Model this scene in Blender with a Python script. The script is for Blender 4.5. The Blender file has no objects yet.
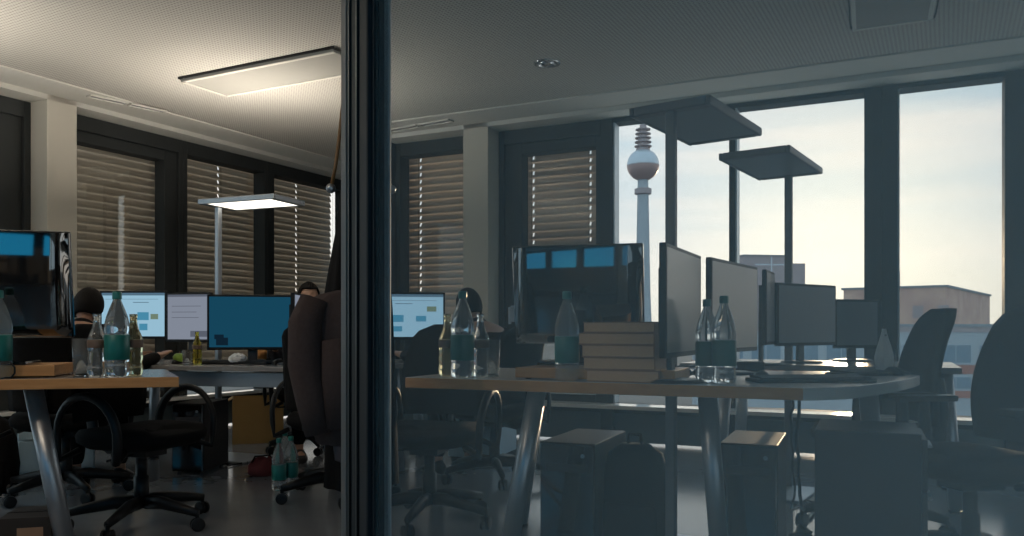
import bpy, bmesh, math, random
from mathutils import Vector, Matrix
random.seed(7)
C = bpy.context.scene.collection
PI = math.pi
# ------------------------------------------------------------------ camera numbers
F, HZ, CZ = 800.0, 330.0, 0.93          # focal length in px, horizon row, eye height
ZC = 2.70                                # ceiling height
DESK = 0.74
DESKB = 0.715                            # the grey desk at the back

def atd(px, py, d):
    return Vector(((px - 512) / F * d, d, CZ - (py - HZ) / F * d))

def lvl(px, py, z):
    d = (CZ - z) * F / (py - HZ)
    return Vector(((px - 512) / F * d, d, z))

def atz(px, d, z):
    return Vector(((px - 512) / F * d, d, z))

# ------------------------------------------------------------------ materials
def lin(c):
    return tuple(((v / 255.0) / 12.92 if v / 255.0 <= 0.04045 else ((v / 255.0 + 0.055) / 1.055) ** 2.4) for v in c) + (1.0,)

MATS = {}
def mat(name, col, rough=0.5, metal=0.0, spec=0.5, noise=0.0, nscale=20, bump=0.0, emis=None, estr=0.0, coat=0.0):
    m = bpy.data.materials.new(name); m.use_nodes = True
    nt = m.node_tree; b = nt.nodes['Principled BSDF']
    c = col if len(col) == 4 else tuple(col) + (1,)
    b.inputs['Base Color'].default_value = c
    b.inputs['Roughness'].default_value = rough
    b.inputs['Metallic'].default_value = metal
    b.inputs['Specular IOR Level'].default_value = spec
    b.inputs['Coat Weight'].default_value = coat
    if emis:
        b.inputs['Emission Color'].default_value = emis if len(emis) == 4 else tuple(emis) + (1,)
        b.inputs['Emission Strength'].default_value = estr
    if noise or bump:
        tc = nt.nodes.new('ShaderNodeTexCoord'); nz = nt.nodes.new('ShaderNodeTexNoise')
        nz.inputs['Scale'].default_value = nscale; nz.inputs['Detail'].default_value = 4
        nt.links.new(tc.outputs['Object'], nz.inputs['Vector'])
        if noise:
            mx = nt.nodes.new('ShaderNodeMix'); mx.data_type = 'RGBA'
            mx.inputs[6].default_value = tuple(v * (1 - noise) for v in c[:3]) + (1,)
            mx.inputs[7].default_value = tuple(min(1, v * (1 + noise)) for v in c[:3]) + (1,)
            nt.links.new(nz.outputs['Fac'], mx.inputs[0]); nt.links.new(mx.outputs[2], b.inputs['Base Color'])
        if bump:
            bp = nt.nodes.new('ShaderNodeBump'); bp.inputs['Strength'].default_value = bump; bp.inputs['Distance'].default_value = 0.01
            nt.links.new(nz.outputs['Fac'], bp.inputs['Height']); nt.links.new(bp.outputs['Normal'], b.inputs['Normal'])
    MATS[name] = m
    return m

def emit(name, col, s):
    m = bpy.data.materials.new(name); m.use_nodes = True
    nt = m.node_tree; nt.nodes.clear()
    e = nt.nodes.new('ShaderNodeEmission'); o = nt.nodes.new('ShaderNodeOutputMaterial')
    e.inputs[0].default_value = col if len(col) == 4 else tuple(col) + (1,); e.inputs[1].default_value = s
    nt.links.new(e.outputs[0], o.inputs[0]); MATS[name] = m
    return m

def wood(name, c1, c2, rough=0.45, scale=2.0):
    m = bpy.data.materials.new(name); m.use_nodes = True
    nt = m.node_tree; b = nt.nodes['Principled BSDF']; b.inputs['Roughness'].default_value = rough
    tc = nt.nodes.new('ShaderNodeTexCoord'); mp = nt.nodes.new('ShaderNodeMapping')
    mp.inputs['Scale'].default_value = (1.5, 14, 30)
    nz = nt.nodes.new('ShaderNodeTexNoise'); nz.inputs['Scale'].default_value = scale; nz.inputs['Detail'].default_value = 6
    rp = nt.nodes.new('ShaderNodeValToRGB'); rp.color_ramp.elements[0].color = c1; rp.color_ramp.elements[1].color = c2
    rp.color_ramp.elements[0].position = 0.3; rp.color_ramp.elements[1].position = 0.7
    L = nt.links.new
    L(tc.outputs['Object'], mp.inputs[0]); L(mp.outputs[0], nz.inputs['Vector']); L(nz.outputs['Fac'], rp.inputs[0]); L(rp.outputs[0], b.inputs['Base Color'])
    MATS[name] = m
    return m

def clear_glass(name, tint, ior=1.33, rough=0.0, tr=1.0):
    m = bpy.data.materials.new(name); m.use_nodes = True
    b = m.node_tree.nodes['Principled BSDF']
    b.inputs['Base Color'].default_value = tint; b.inputs['Transmission Weight'].default_value = tr
    b.inputs['IOR'].default_value = ior; b.inputs['Roughness'].default_value = rough
    MATS[name] = m
    return m

def pane_mat(name, tint, gloss):
    m = bpy.data.materials.new(name); m.use_nodes = True
    nt = m.node_tree; nt.nodes.clear()
    t = nt.nodes.new('ShaderNodeBsdfTransparent'); t.inputs[0].default_value = tint
    g = nt.nodes.new('ShaderNodeBsdfGlossy'); g.inputs['Roughness'].default_value = 0.0; g.inputs[0].default_value = (0.9, 0.9, 0.9, 1)
    mx = nt.nodes.new('ShaderNodeMixShader'); o = nt.nodes.new('ShaderNodeOutputMaterial')
    mx.inputs[0].default_value = gloss
    nt.links.new(t.outputs[0], mx.inputs[1]); nt.links.new(g.outputs[0], mx.inputs[2]); nt.links.new(mx.outputs[0], o.inputs[0])
    MATS[name] = m
    return m

beech = wood('beech', lin((188, 132, 76)), lin((205, 150, 92)))
laminate = mat('laminate', lin((150, 147, 145)), 0.22, noise=0.05)
laminate_pale = mat('laminate_pale', lin((205, 206, 205)), 0.22, noise=0.03)
black_plastic = mat('black_plastic', (0.008, 0.008, 0.009), 0.42, spec=0.3)
glossy_black = mat('glossy_black', (0.006, 0.006, 0.007), 0.06, coat=1.0)
piano_black = mat('piano_black', (0.003, 0.003, 0.004), 0.05)
piano_black.node_tree.nodes['Principled BSDF'].inputs['IOR'].default_value = 2.5
black_fabric = mat('black_fabric', (0.010, 0.009, 0.009), 0.9, spec=0.15, noise=0.3, nscale=120, bump=0.2)
dark_metal = mat('dark_metal', (0.035, 0.036, 0.04), 0.4, noise=0.1)
frame_dark = mat('frame_dark', (0.035, 0.037, 0.036), 0.6, spec=0.25, noise=0.08, nscale=6)
chrome = mat('chrome', (0.75, 0.75, 0.77), 0.18, 1.0)
alu = mat('alu', (0.42, 0.44, 0.47), 0.38, 0.85)
alu_matte = mat('alu_matte', (0.30, 0.33, 0.36), 0.5, 0.6)
alu_pale = mat('alu_pale', (0.50, 0.54, 0.56), 0.4, 0.3)
plaster = mat('plaster', lin((196, 188, 174)), 0.85, noise=0.04, nscale=4)
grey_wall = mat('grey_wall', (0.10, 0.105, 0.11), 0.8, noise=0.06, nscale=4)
panel_grey = mat('panel_grey', lin((150, 146, 138)), 0.8, noise=0.03)
trim_white = mat('trim_white', lin((205, 200, 190)), 0.7, noise=0.03)
sill_white = mat('sill_white', lin((232, 226, 218)), 0.07, noise=0.03)
panel_teal = mat('panel_teal', (0.10, 0.13, 0.14), 0.5, noise=0.06)
slat_mat = mat('slat', (0.56, 0.45, 0.35), 0.45, noise=0.06)
cabinet_blue = mat('cabinet_blue', (0.50, 0.66, 0.76), 0.4, noise=0.03)
cardboard = mat('cardboard', lin((150, 116, 66)), 0.8, noise=0.08, nscale=12)
red_cloth = mat('red_cloth', (0.10, 0.015, 0.018), 0.85, noise=0.2, nscale=60)
brown_cloth = mat('brown_cloth', (0.050, 0.033, 0.031), 0.9, noise=0.25, nscale=80, bump=0.15)
dark_cloth = mat('dark_cloth', (0.008, 0.007, 0.007), 0.9, spec=0.15, noise=0.3, nscale=80)
stripe_cloth = mat('stripe_cloth', (0.05, 0.045, 0.055), 0.9, noise=0.4, nscale=90)
skin = mat('skin', (0.42, 0.23, 0.15), 0.5, noise=0.06)
hair_mat = mat('hair', (0.009, 0.007, 0.006), 0.7, spec=0.15, noise=0.3, nscale=90, bump=0.3)
teal_label = mat('teal_label', (0.010, 0.17, 0.15), 0.4, noise=0.18, nscale=30)
teal_cap = mat('teal_cap', (0.02, 0.20, 0.18), 0.35, noise=0.1)
brown_label = mat('brown_label', (0.16, 0.10, 0.07), 0.5, noise=0.25, nscale=50)
book_paper = mat('book_paper', lin((218, 174, 134)), 0.8, noise=0.08, nscale=60)
book_cover = mat('book_cover', lin((158, 120, 92)), 0.55, noise=0.08)
white_paper = mat('white_paper', (0.88, 0.89, 0.90), 0.7, noise=0.03)
key_dark = mat('key_dark', (0.02, 0.02, 0.022), 0.5)
apple_green = mat('apple_green', (0.22, 0.36, 0.05), 0.35, noise=0.15)
orange_wood = mat('orange_wood', (0.22, 0.105, 0.03), 0.45, noise=0.15)
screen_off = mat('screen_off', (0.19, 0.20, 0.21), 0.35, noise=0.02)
screen_painted_sheen = mat('screen_painted_sheen', (0.46, 0.38, 0.33), 0.30, noise=0.02)  # warm sky sheen on the dark screens, painted into the base colour
screen_painted_sheen.node_tree.nodes['Principled BSDF'].inputs['IOR'].default_value = 1.9
lamp_dark = mat('lamp_dark', (0.16, 0.16, 0.17), 0.4, 0.3)
diffuser_off = mat('diffuser_off', (0.20, 0.22, 0.24), 0.4)
pet_clear = clear_glass('pet_clear', (0.90, 0.96, 0.98, 1), 1.33, 0.02, 0.87)
glass_clear = clear_glass('glass_clear', (0.93, 0.96, 0.96, 1), 1.35, 0, 0.90)
glass_amber = clear_glass('glass_amber', (0.95, 0.86, 0.55, 1), 1.35, 0, 0.88)
glass_olive = clear_glass('glass_olive', (0.75, 0.62, 0.10, 1), 1.35)
tumbler_glass = clear_glass('tumbler_glass', (0.95, 0.97, 0.97, 1), 1.45, 0, 0.93)
window_glass = pane_mat('window_glass', (0.96, 0.975, 0.975, 1), 0.0)
sky_tint_glass = pane_mat('sky_tint_glass', (0.22, 0.78, 1.0, 1), 0.0)  # blue cast of the sky put into the rear panes as a cyan tint
blind_glass = pane_mat('blind_glass', (0.90, 0.91, 0.90, 1), 0.08)
blind_glass_clear = pane_mat('blind_glass_clear', (0.90, 0.91, 0.90, 1), 0.02)
lamp_down = emit('lamp_down', (1.0, 0.94, 0.80), 2.2)
lamp_up = emit('lamp_up', (1.0, 0.93, 0.82), 48.0)
scr_page = emit('scr_page', lin((158, 200, 222)), 0.85)
scr_page_bar = emit('scr_page_bar', lin((96, 128, 150)), 0.7)
scr_page_pic = emit('scr_page_pic', lin((78, 150, 182)), 0.8)
scr_page_pic2 = emit('scr_page_pic2', lin((120, 140, 120)), 0.8)
scr_grey = emit('scr_grey', lin((148, 156, 172)), 0.72)
scr_grey_bar = emit('scr_grey_bar', lin((104, 110, 124)), 0.7)
scr_desk = emit('scr_desk', lin((28, 84, 110)), 0.64)
scr_desk_mark = emit('scr_desk_mark', lin((18, 40, 56)), 0.7)

# perforated ceiling
def ceiling_material():
    m = bpy.data.materials.new('perforated_ceiling'); m.use_nodes = True
    nt = m.node_tree; b = nt.nodes['Principled BSDF']; b.inputs['Roughness'].default_value = 0.9
    tc = nt.nodes.new('ShaderNodeTexCoord'); mp = nt.nodes.new('ShaderNodeMapping')
    mp.inputs['Rotation'].default_value = (0, 0, math.radians(-61.5))
    mp.inputs['Scale'].default_value = (42, 42, 42)
    fr = nt.nodes.new('ShaderNodeVectorMath'); fr.operation = 'FRACTION'
    sb = nt.nodes.new('ShaderNodeVectorMath'); sb.operation = 'SUBTRACT'; sb.inputs[1].default_value = (0.5, 0.5, 0)
    ml = nt.nodes.new('ShaderNodeVectorMath'); ml.operation = 'MULTIPLY'; ml.inputs[1].default_value = (1, 1, 0)
    ln = nt.nodes.new('ShaderNodeVectorMath'); ln.operation = 'LENGTH'
    lt = nt.nodes.new('ShaderNodeMath'); lt.operation = 'LESS_THAN'; lt.inputs[1].default_value = 0.27
    mx = nt.nodes.new('ShaderNodeMix'); mx.data_type = 'RGBA'
    mx.inputs[6].default_value = lin((186, 180, 170)); mx.inputs[7].default_value = lin((138, 133, 126))
    L = nt.links.new
    L(tc.outputs['Object'], mp.inputs[0]); L(mp.outputs[0], fr.inputs[0]); L(fr.outputs[0], sb.inputs[0]); L(sb.outputs[0], ml.inputs[0])
    L(ml.outputs[0], ln.inputs[0]); L(ln.outputs['Value'], lt.inputs[0]); L(lt.outputs[0], mx.inputs[0]); L(mx.outputs[2], b.inputs['Base Color'])
    return m
ceiling_mat = ceiling_material()

def floor_material():
    m = bpy.data.materials.new('floor_vinyl'); m.use_nodes = True
    nt = m.node_tree; b = nt.nodes['Principled BSDF']
    tc = nt.nodes.new('ShaderNodeTexCoord'); nz = nt.nodes.new('ShaderNodeTexNoise'); nz.inputs['Scale'].default_value = 9; nz.inputs['Detail'].default_value = 3
    rp = nt.nodes.new('ShaderNodeValToRGB')
    rp.color_ramp.elements[0].color = (0.17, 0.182, 0.20, 1); rp.color_ramp.elements[1].color = (0.20, 0.214, 0.235, 1)
    rr = nt.nodes.new('ShaderNodeMapRange'); rr.inputs['To Min'].default_value = 0.12; rr.inputs['To Max'].default_value = 0.19
    L = nt.links.new
    L(tc.outputs['Object'], nz.inputs['Vector']); L(nz.outputs['Fac'], rp.inputs[0]); L(rp.outputs[0], b.inputs['Base Color'])
    L(nz.outputs['Fac'], rr.inputs['Value']); L(rr.outputs[0], b.inputs['Roughness'])
    return m
floor_mat = floor_material()

def facade_material():          # brick-built block
    m = bpy.data.materials.new('brick_facade'); m.use_nodes = True
    nt = m.node_tree; b = nt.nodes['Principled BSDF']; b.inputs['Roughness'].default_value = 0.85
    tc = nt.nodes.new('ShaderNodeTexCoord'); nz = nt.nodes.new('ShaderNodeTexNoise'); nz.inputs['Scale'].default_value = 0.35; nz.inputs['Detail'].default_value = 5
    rp = nt.nodes.new('ShaderNodeValToRGB'); rp.color_ramp.elements[0].position = 0.35; rp.color_ramp.elements[1].position = 0.7
    rp.color_ramp.elements[0].color = (0.58, 0.34, 0.28, 1); rp.color_ramp.elements[1].color = (0.78, 0.50, 0.38, 1)
    L = nt.links.new
    L(tc.outputs['Object'], nz.inputs['Vector']); L(nz.outputs['Fac'], rp.inputs[0]); L(rp.outputs[0], b.inputs['Base Color'])
    return m
brick_facade = facade_material()
conc = mat('concrete', (0.42, 0.44, 0.47), 0.85, noise=0.08, nscale=0.3)
conc_dark = mat('concrete_dark', (0.42, 0.33, 0.33), 0.85, noise=0.1, nscale=0.3)
red_band = mat('red_band', (0.40, 0.17, 0.13), 0.8, noise=0.08, nscale=0.5)
city_glass = mat('city_glass', (0.16, 0.22, 0.28), 0.15)
ball_steel = mat('ball_steel', (0.62, 0.64, 0.68), 0.35, 0.5)
ball_sunset_tint = mat('ball_sunset_tint', (0.42, 0.26, 0.24), 0.4, 0.3)  # reddish sunset reflection painted into the ball's lower half
roof_grey = mat('roof_grey', (0.28, 0.29, 0.31), 0.9)
ground_city = mat('ground_city', (0.12, 0.12, 0.12), 0.95)

# partition glass; veil of stray light put in as a pale diffuse share
def partition_material():
    m = bpy.data.materials.new('partition_glass'); m.use_nodes = True
    nt = m.node_tree; nt.nodes.clear(); N = nt.nodes.new; L = nt.links.new
    t = N('ShaderNodeBsdfTransparent'); t.inputs[0].default_value = (0.86, 0.885, 0.90, 1)
    d = N('ShaderNodeBsdfDiffuse'); d.inputs[0].default_value = (0.80, 0.95, 1.0, 1)
    lw = N('ShaderNodeLayerWeight'); lw.inputs[0].default_value = 0.5
    mr = N('ShaderNodeMapRange'); mr.inputs['From Min'].default_value = 0.0; mr.inputs['From Max'].default_value = 1.0
    mr.inputs['To Min'].default_value = 0.30; mr.inputs['To Max'].default_value = 0.02
    mx = N('ShaderNodeMixShader'); o = N('ShaderNodeOutputMaterial')
    L(lw.outputs['Facing'], mr.inputs['Value']); L(mr.outputs[0], mx.inputs[0]); L(t.outputs[0], mx.inputs[1]); L(d.outputs[0], mx.inputs[2]); L(mx.outputs[0], o.inputs[0])
    return m
partition_glass = partition_material()

# ------------------------------------------------------------------ mesh builder
class MB:
    def __init__(s): s.bm = bmesh.new(); s.mi = 0
    def _tag(s, n0):
        s.bm.faces.ensure_lookup_table()
        for f in s.bm.faces[n0:]: f.material_index = s.mi
    def box(s, x0, x1, y0, y1, z0, z1, M=None):
        n0 = len(s.bm.faces)
        vs = [s.bm.verts.new((x, y, z)) for x in (x0, x1) for y in (y0, y1) for z in (z0, z1)]
        for q in ((0, 1, 3, 2), (4, 6, 7, 5), (0, 4, 5, 1), (2, 3, 7, 6), (0, 2, 6, 4), (1, 5, 7, 3)):
            s.bm.faces.new([vs[i] for i in q])
        if M is not None: bmesh.ops.transform(s.bm, matrix=M, verts=vs)
        s._tag(n0); return s
    def prism(s, pts, z0, z1):
        n0 = len(s.bm.faces)
        a = [s.bm.verts.new((p[0], p[1], z0)) for p in pts]; b = [s.bm.verts.new((p[0], p[1], z1)) for p in pts]
        n = len(pts)
        s.bm.faces.new(list(reversed(a))); s.bm.faces.new(b)
        for i in range(n): s.bm.faces.new((a[i], a[(i + 1) % n], b[(i + 1) % n], b[i]))
        s._tag(n0); return s
    def lathe(s, prof, seg=20, c=(0, 0, 0), closed=False):
        n0 = len(s.bm.faces); rings = []
        for z, r in prof:
            if r < 1e-6: rings.append([s.bm.verts.new((c[0], c[1], c[2] + z))])
            else: rings.append([s.bm.verts.new((c[0] + r * math.cos(2 * PI * i / seg), c[1] + r * math.sin(2 * PI * i / seg), c[2] + z)) for i in range(seg)])
        pairs = list(zip(rings[:-1], rings[1:]))
        if closed: pairs.append((rings[-1], rings[0]))
        for a, b in pairs:
            for i in range(seg):
                j = (i + 1) % seg
                if len(a) == 1 and len(b) == 1: continue
                if len(a) == 1: s.bm.faces.new((a[0], b[j], b[i]))
                elif len(b) == 1: s.bm.faces.new((a[i], a[j], b[0]))
                else: s.bm.faces.new((a[i], a[j], b[j], b[i]))
        if not closed:
            if len(rings[0]) > 1: s.bm.faces.new(list(reversed(rings[0])))
            if len(rings[-1]) > 1: s.bm.faces.new(rings[-1])
        s._tag(n0); return s
    def tube(s, pts, r, seg=10, flat=1.0):
        """sweep; r a number or list; flat squashes the second axis"""
        n0 = len(s.bm.faces); pts = [Vector(p) for p in pts]; rings = []
        n = len(pts); up = None
        for i, p in enumerate(pts):
            t = (pts[min(i + 1, n - 1)] - pts[max(i - 1, 0)]).normalized()
            if up is None:
                up = Vector((0, 0, 1)) if abs(t.z) < 0.9 else Vector((1, 0, 0))
            a = (up - t * up.dot(t)).normalized(); b = t.cross(a); up = a
            rr = r[i] if isinstance(r, (list, tuple)) else r
            rings.append([s.bm.verts.new(p + a * (rr * math.cos(2 * PI * k / seg)) + b * (rr * flat * math.sin(2 * PI * k / seg))) for k in range(seg)])
        for a, b in zip(rings[:-1], rings[1:]):
            for k in range(seg): s.bm.faces.new((a[k], a[(k + 1) % seg], b[(k + 1) % seg], b[k]))
        s.bm.faces.new(list(reversed(rings[0]))); s.bm.faces.new(rings[-1])
        s._tag(n0); return s
    def ball(s, c, r, seg=16, M=None):
        n0 = len(s.bm.faces)
        mm = Matrix.Translation(Vector(c)) @ (M if M is not None else Matrix.Identity(4)) @ Matrix.Diagonal((r[0], r[1], r[2], 1) if not isinstance(r, (int, float)) else (r, r, r, 1))
        bmesh.ops.create_uvsphere(s.bm, u_segments=seg, v_segments=max(6, seg * 2 // 3), radius=1, matrix=mm)
        s._tag(n0); return s
    def loft(s, rings, cap=True):
        n0 = len(s.bm.faces); R = [[s.bm.verts.new(p) for p in ring] for ring in rings]
        for a, b in zip(R[:-1], R[1:]):
            m = len(a)
            for k in range(m): s.bm.faces.new((a[k], a[(k + 1) % m], b[(k + 1) % m], b[k]))
        if cap: s.bm.faces.new(list(reversed(R[0]))); s.bm.faces.new(R[-1])
        s._tag(n0); return s
    def grid(s, fn, nu, nv):
        n0 = len(s.bm.faces); V = [[s.bm.verts.new(fn(i / nu, j / nv)) for j in range(nv + 1)] for i in range(nu + 1)]
        for i in range(nu):
            for j in range(nv): s.bm.faces.new((V[i][j], V[i + 1][j], V[i + 1][j + 1], V[i][j + 1]))
        s._tag(n0); return s
    def build(s, name, mats, parent=None, bevel=0.0, smooth=False, subsurf=0, solid=0.0, bseg=2):
        bmesh.ops.recalc_face_normals(s.bm, faces=s.bm.faces)
        if smooth:
            for f in s.bm.faces: f.smooth = True
        me = bpy.data.meshes.new(name); s.bm.to_mesh(me); s.bm.free()
        for m in (mats if isinstance(mats, (list, tuple)) else [mats]): me.materials.append(m)
        o = bpy.data.objects.new(name, me); C.objects.link(o)
        if parent is not None: o.parent = parent
        if solid:
            md = o.modifiers.new('solid', 'SOLIDIFY'); md.thickness = solid; md.offset = 0
        if bevel:
            md = o.modifiers.new('bevel', 'BEVEL'); md.width = bevel; md.segments = bseg; md.limit_method = 'ANGLE'; md.angle_limit = 0.6
        if subsurf:
            md = o.modifiers.new('sub', 'SUBSURF'); md.levels = subsurf; md.render_levels = subsurf
        return o

def tag(o, label, cat, group=None, kind=None):
    o['label'] = label; o['category'] = cat
    if group: o['group'] = group
    if kind: o['kind'] = kind
    return o

def thing(name, label, cat, loc, rz=0.0, group=None):
    o = bpy.data.objects.new(name, None); C.objects.link(o)
    o.empty_display_size = 0.05
    o.location = loc; o.rotation_euler = (0, 0, rz)
    return tag(o, label, cat, group)

def struct(o):
    o['kind'] = 'structure'; return o

def copy_tree(o, loc=None, rz=None, label=None, group=None, parent=None):
    c = o.copy(); C.objects.link(c)
    if parent is not None: c.parent = parent
    for ch in [x for x in C.objects if x.parent == o]:
        copy_tree(ch, parent=c)
    if loc is not None: c.location = loc
    if rz is not None: c.rotation_euler = (0, 0, rz)
    if label: c['label'] = label
    if group: c['group'] = group
    return c

# ------------------------------------------------------------------ walls: two window fronts
AL = Vector((-3.35, 6.16)); DL = Vector((0.541, 1.0)).normalized()
AR = Vector((-0.169, 6.74)); DR = Vector((2.09, -1.0)).normalized()

def s_on(A, D, px, off=0.0):
    """distance along a wall (from A) at which the sight line of column px meets the plane off metres outward"""
    out = Vector((-D.y, D.x)); P = A + out * off; k = (px - 512) / F
    # P.x + s D.x = k (P.y + s D.y)
    return (k * P.y - P.x) / (D.x - k * D.y)

def wall_root(name, A, D):
    o = bpy.data.objects.new(name, None); C.objects.link(o)
    o.location = (A.x, A.y, 0); o.rotation_euler = (0, 0, math.atan2(D.y, D.x)); o['kind'] = 'structure'
    return o

FD0, FD1 = 0.20, 0.36      # frame depth outward of the wall face
GL = 0.33                  # glass plane
SILL, HEAD = 0.335, 2.53

def window_unit(name, A, D, s0, s1, blind_bottom=None, left=0.05, right=0.05, head=HEAD, sash=None, cords=(), glass=None, front=FD0, jamb=False):
    """frame with a pane (and an outside blind) between s0 and s1 along the wall"""
    r = wall_root(name, A, D)
    f = MB()
    f.box(s0, s0 + left, front, FD1, 0.02, 2.65); f.box(s1 - right, s1, front, FD1, 0.02, 2.65)
    f.box(s0 + left, s1 - right, front, FD1, head, 2.65); f.box(s0 + left, s1 - right, front + 0.03, FD1, SILL - 0.08, SILL)
    g0, g1, gz0, gz1 = s0 + left, s1 - right, SILL, head
    if sash:
        a, b = sash
        f.box(g0, g0 + a, front + 0.03, FD1, gz0, gz1); f.box(g1 - b, g1, front + 0.03, FD1, gz0, gz1)
        f.box(g0 + a, g1 - b, front + 0.03, FD1, gz1 - 0.09, gz1); f.box(g0 + a, g1 - b, front + 0.03, FD1, gz0, gz0 + 0.06)
        g0 += a; g1 -= b; gz1 -= 0.09; gz0 += 0.06
    struct(f.build('frame', frame_dark, r, bevel=0.006))
    if jamb:
        j_ = MB(); j_.box(g0, g0 + 0.012, front + 0.012, GL, gz0, gz1); struct(j_.build('jamb', alu_pale, r))  # pale liner added so the jamb shows bright skylight
    p = MB(); p.box(g0, g1, GL, GL + 0.008, gz0, gz1)
    struct(p.build('pane', glass or window_glass, r))
    pr = MB(); pr.box(s0, s1, front + 0.06, FD1, 0.02, SILL - 0.08)
    struct(pr.build('panel', panel_teal, r))
    if sash:
        h = MB(); hx = (g1 + b / 2) if b >= a else (g0 - a / 2)
        h.box(hx - 0.016, hx + 0.016, front + 0.005, front + 0.03, 1.0, 1.14); h.box(hx - 0.011, hx + 0.011, front - 0.045, front + 0.005, 1.105, 1.127)
        h.box(hx - 0.011, hx + 0.011, front - 0.055, front - 0.035, 0.98, 1.127)
        h.build('handle', alu, r, bevel=0.003)
    return r, g0, g1

def blind(A, D, s0, s1, z0, cords, label):
    b = thing('venetian_blind', label, 'blind', (A.x, A.y, 0), math.atan2(D.y, D.x), 'outside venetian blinds')
    y = 0.47; m = MB(); pitch, hw, tilt = 0.068, 0.042, math.radians(70)
    z = z0 + 0.03
    cuts = sorted(cords); xs = [s0]
    for c in cuts: xs += [c - 0.007, c + 0.007]
    xs.append(s1)
    uu = [-1, -0.42, 0.42, 1]
    while z < 2.62:
        for i in range(len(xs) - 1):
            hole = i % 2 == 1
            for j in range(3):
                if hole and j == 1: continue
                q = []
                for (xx, u) in ((xs[i], uu[j]), (xs[i + 1], uu[j]), (xs[i + 1], uu[j + 1]), (xs[i], uu[j + 1])):
                    bow = 0.006 * (1 - u * u)
                    q.append(m.bm.verts.new((xx, y + u * hw * math.cos(tilt) - bow, z - u * hw * math.sin(tilt) * -1)))
                m.bm.faces.new(q)
        z += pitch
    m.build('slats', slat_mat, b)
    c = MB()
    for k in cuts: c.tube([(k, y - 0.048, z0), (k, y - 0.048, 2.62)], 0.0016, 5)
    c.build('ladder_cord', black_plastic, b)
    rl = MB(); rl.box(s0, s1, y - 0.035, y + 0.035, z0 - 0.03, z0); rl.build('bottom_rail', slat_mat, b, bevel=0.004)
    return b

# --- left front (seen directly)
SL = lambda px, off=FD0: s_on(AL, DL, px, off)
sc0, sc1 = SL(47, 0), SL(77, 0)
def column(name, A, D, a, b):
    r = MB(); r.box(a, b, 0, 0.40, 0, ZC); o = r.build(name, plaster, None, bevel=0.004)
    o.location = (A.x, A.y, 0); o.rotation_euler = (0, 0, math.atan2(D.y, D.x)); return struct(o)
column('wall_left', AL, DL, sc0, sc1)
S_end_L = SL(362, 0)
u1 = SL(183.5); u2 = SL(268); u3 = SL(352)
window_unit('window_1', AL, DL, sc1, u1, sash=(0.045, 0.13), left=0.025, right=0.05, glass=blind_glass)
blind(AL, DL, sc1 + 0.02, u1 - 0.02, 0.47, [], 'brown slatted blind behind the window next to the pale column on the left')
window_unit('window_2', AL, DL, u1, u2, left=0.045, right=0.045, glass=blind_glass)
blind(AL, DL, u1 + 0.02, u2 - 0.02, 0.60, [SL(219, .45), SL(260, .45)], 'brown slatted blind behind the lit floor lamp')
window_unit('window_3', AL, DL, u2, S_end_L, left=0.09, right=0.05, glass=blind_glass)
blind(AL, DL, u2 + 0.02, S_end_L - 0.02, 0.60, [SL(297, .45), SL(331, .45)], 'brown slatted blind just left of the hanging coats')
w4a = sc0 - 1.15
window_unit('window_4', AL, DL, w4a, sc0, sash=(0.05, 0.34))
blind(AL, DL, w4a + 0.02, sc0 - 0.02, 0.75, [w4a + 0.3, w4a + 0.9], 'slatted blind left of the pale column at the photo edge')
window_unit('window_5', AL, DL, w4a - 1.5, w4a)
window_unit('window_6', AL, DL, w4a - 3.0, w4a - 1.5)
lw = MB(); lw.box(-9.5, w4a - 3.0, 0.0, 0.4, 0, ZC)
o = lw.build('wall_left.001', plaster); o.location = (AL.x, AL.y, 0); o.rotation_euler = (0, 0, math.atan2(DL.y, DL.x)); struct(o)

# --- right front: the left one's mirror image, built solid behind the partition glass
SR = lambda px, off=FD0: s_on(AR, DR, px, off)
rc0, rc1 = SR(463, 0), SR(488, 0)
column('wall_back', AR, DR, rc0, rc1)
S_st_R = SR(383, 0)
window_unit('window_7', AR, DR, S_st_R, rc0, left=0.05, right=0.06, glass=blind_glass_clear)
blind(AR, DR, S_st_R - 0.25, rc0 - 0.0, 0.47, [SR(420, .45)], 'brown slatted blind behind the glass between dark post and column')
v1, v2, v3, v4 = SR(612), SR(735), SR(882), SR(1026)
window_unit('window_8', AR, DR, rc1, v1, sash=(0.16, 0.05), left=0.05, right=0.10, glass=blind_glass)
blind(AR, DR, rc1 + 0.15, v1 - 0.06, 0.86, [SR(533, .45), SR(590, .45)], 'half-lowered slatted blind beside the television tower view')
window_unit('window_9', AR, DR, v1, v2, left=0.006, right=0.045, head=2.615, jamb=True)
window_unit('window_10', AR, DR, v2, v3, left=0.0, right=0.115, head=2.615, jamb=True)
window_unit('window_11', AR, DR, v3, v4, left=0.10, right=0.12, head=2.615, jamb=True)
window_unit('window_12', AR, DR, v4, v4 + 1.4, left=0.12, head=2.615, jamb=True)
window_unit('window_13', AR, DR, v4 + 1.4, v4 + 2.9, head=2.615)
rw = MB(); rw.box(v4 + 2.9, v4 + 6.0, 0, 0.4, 0, ZC); o = rw.build('wall_back.001', plaster); o.location = (AR.x, AR.y, 0); o.rotation_euler = (0, 0, math.atan2(DR.y, DR.x)); struct(o)

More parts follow.
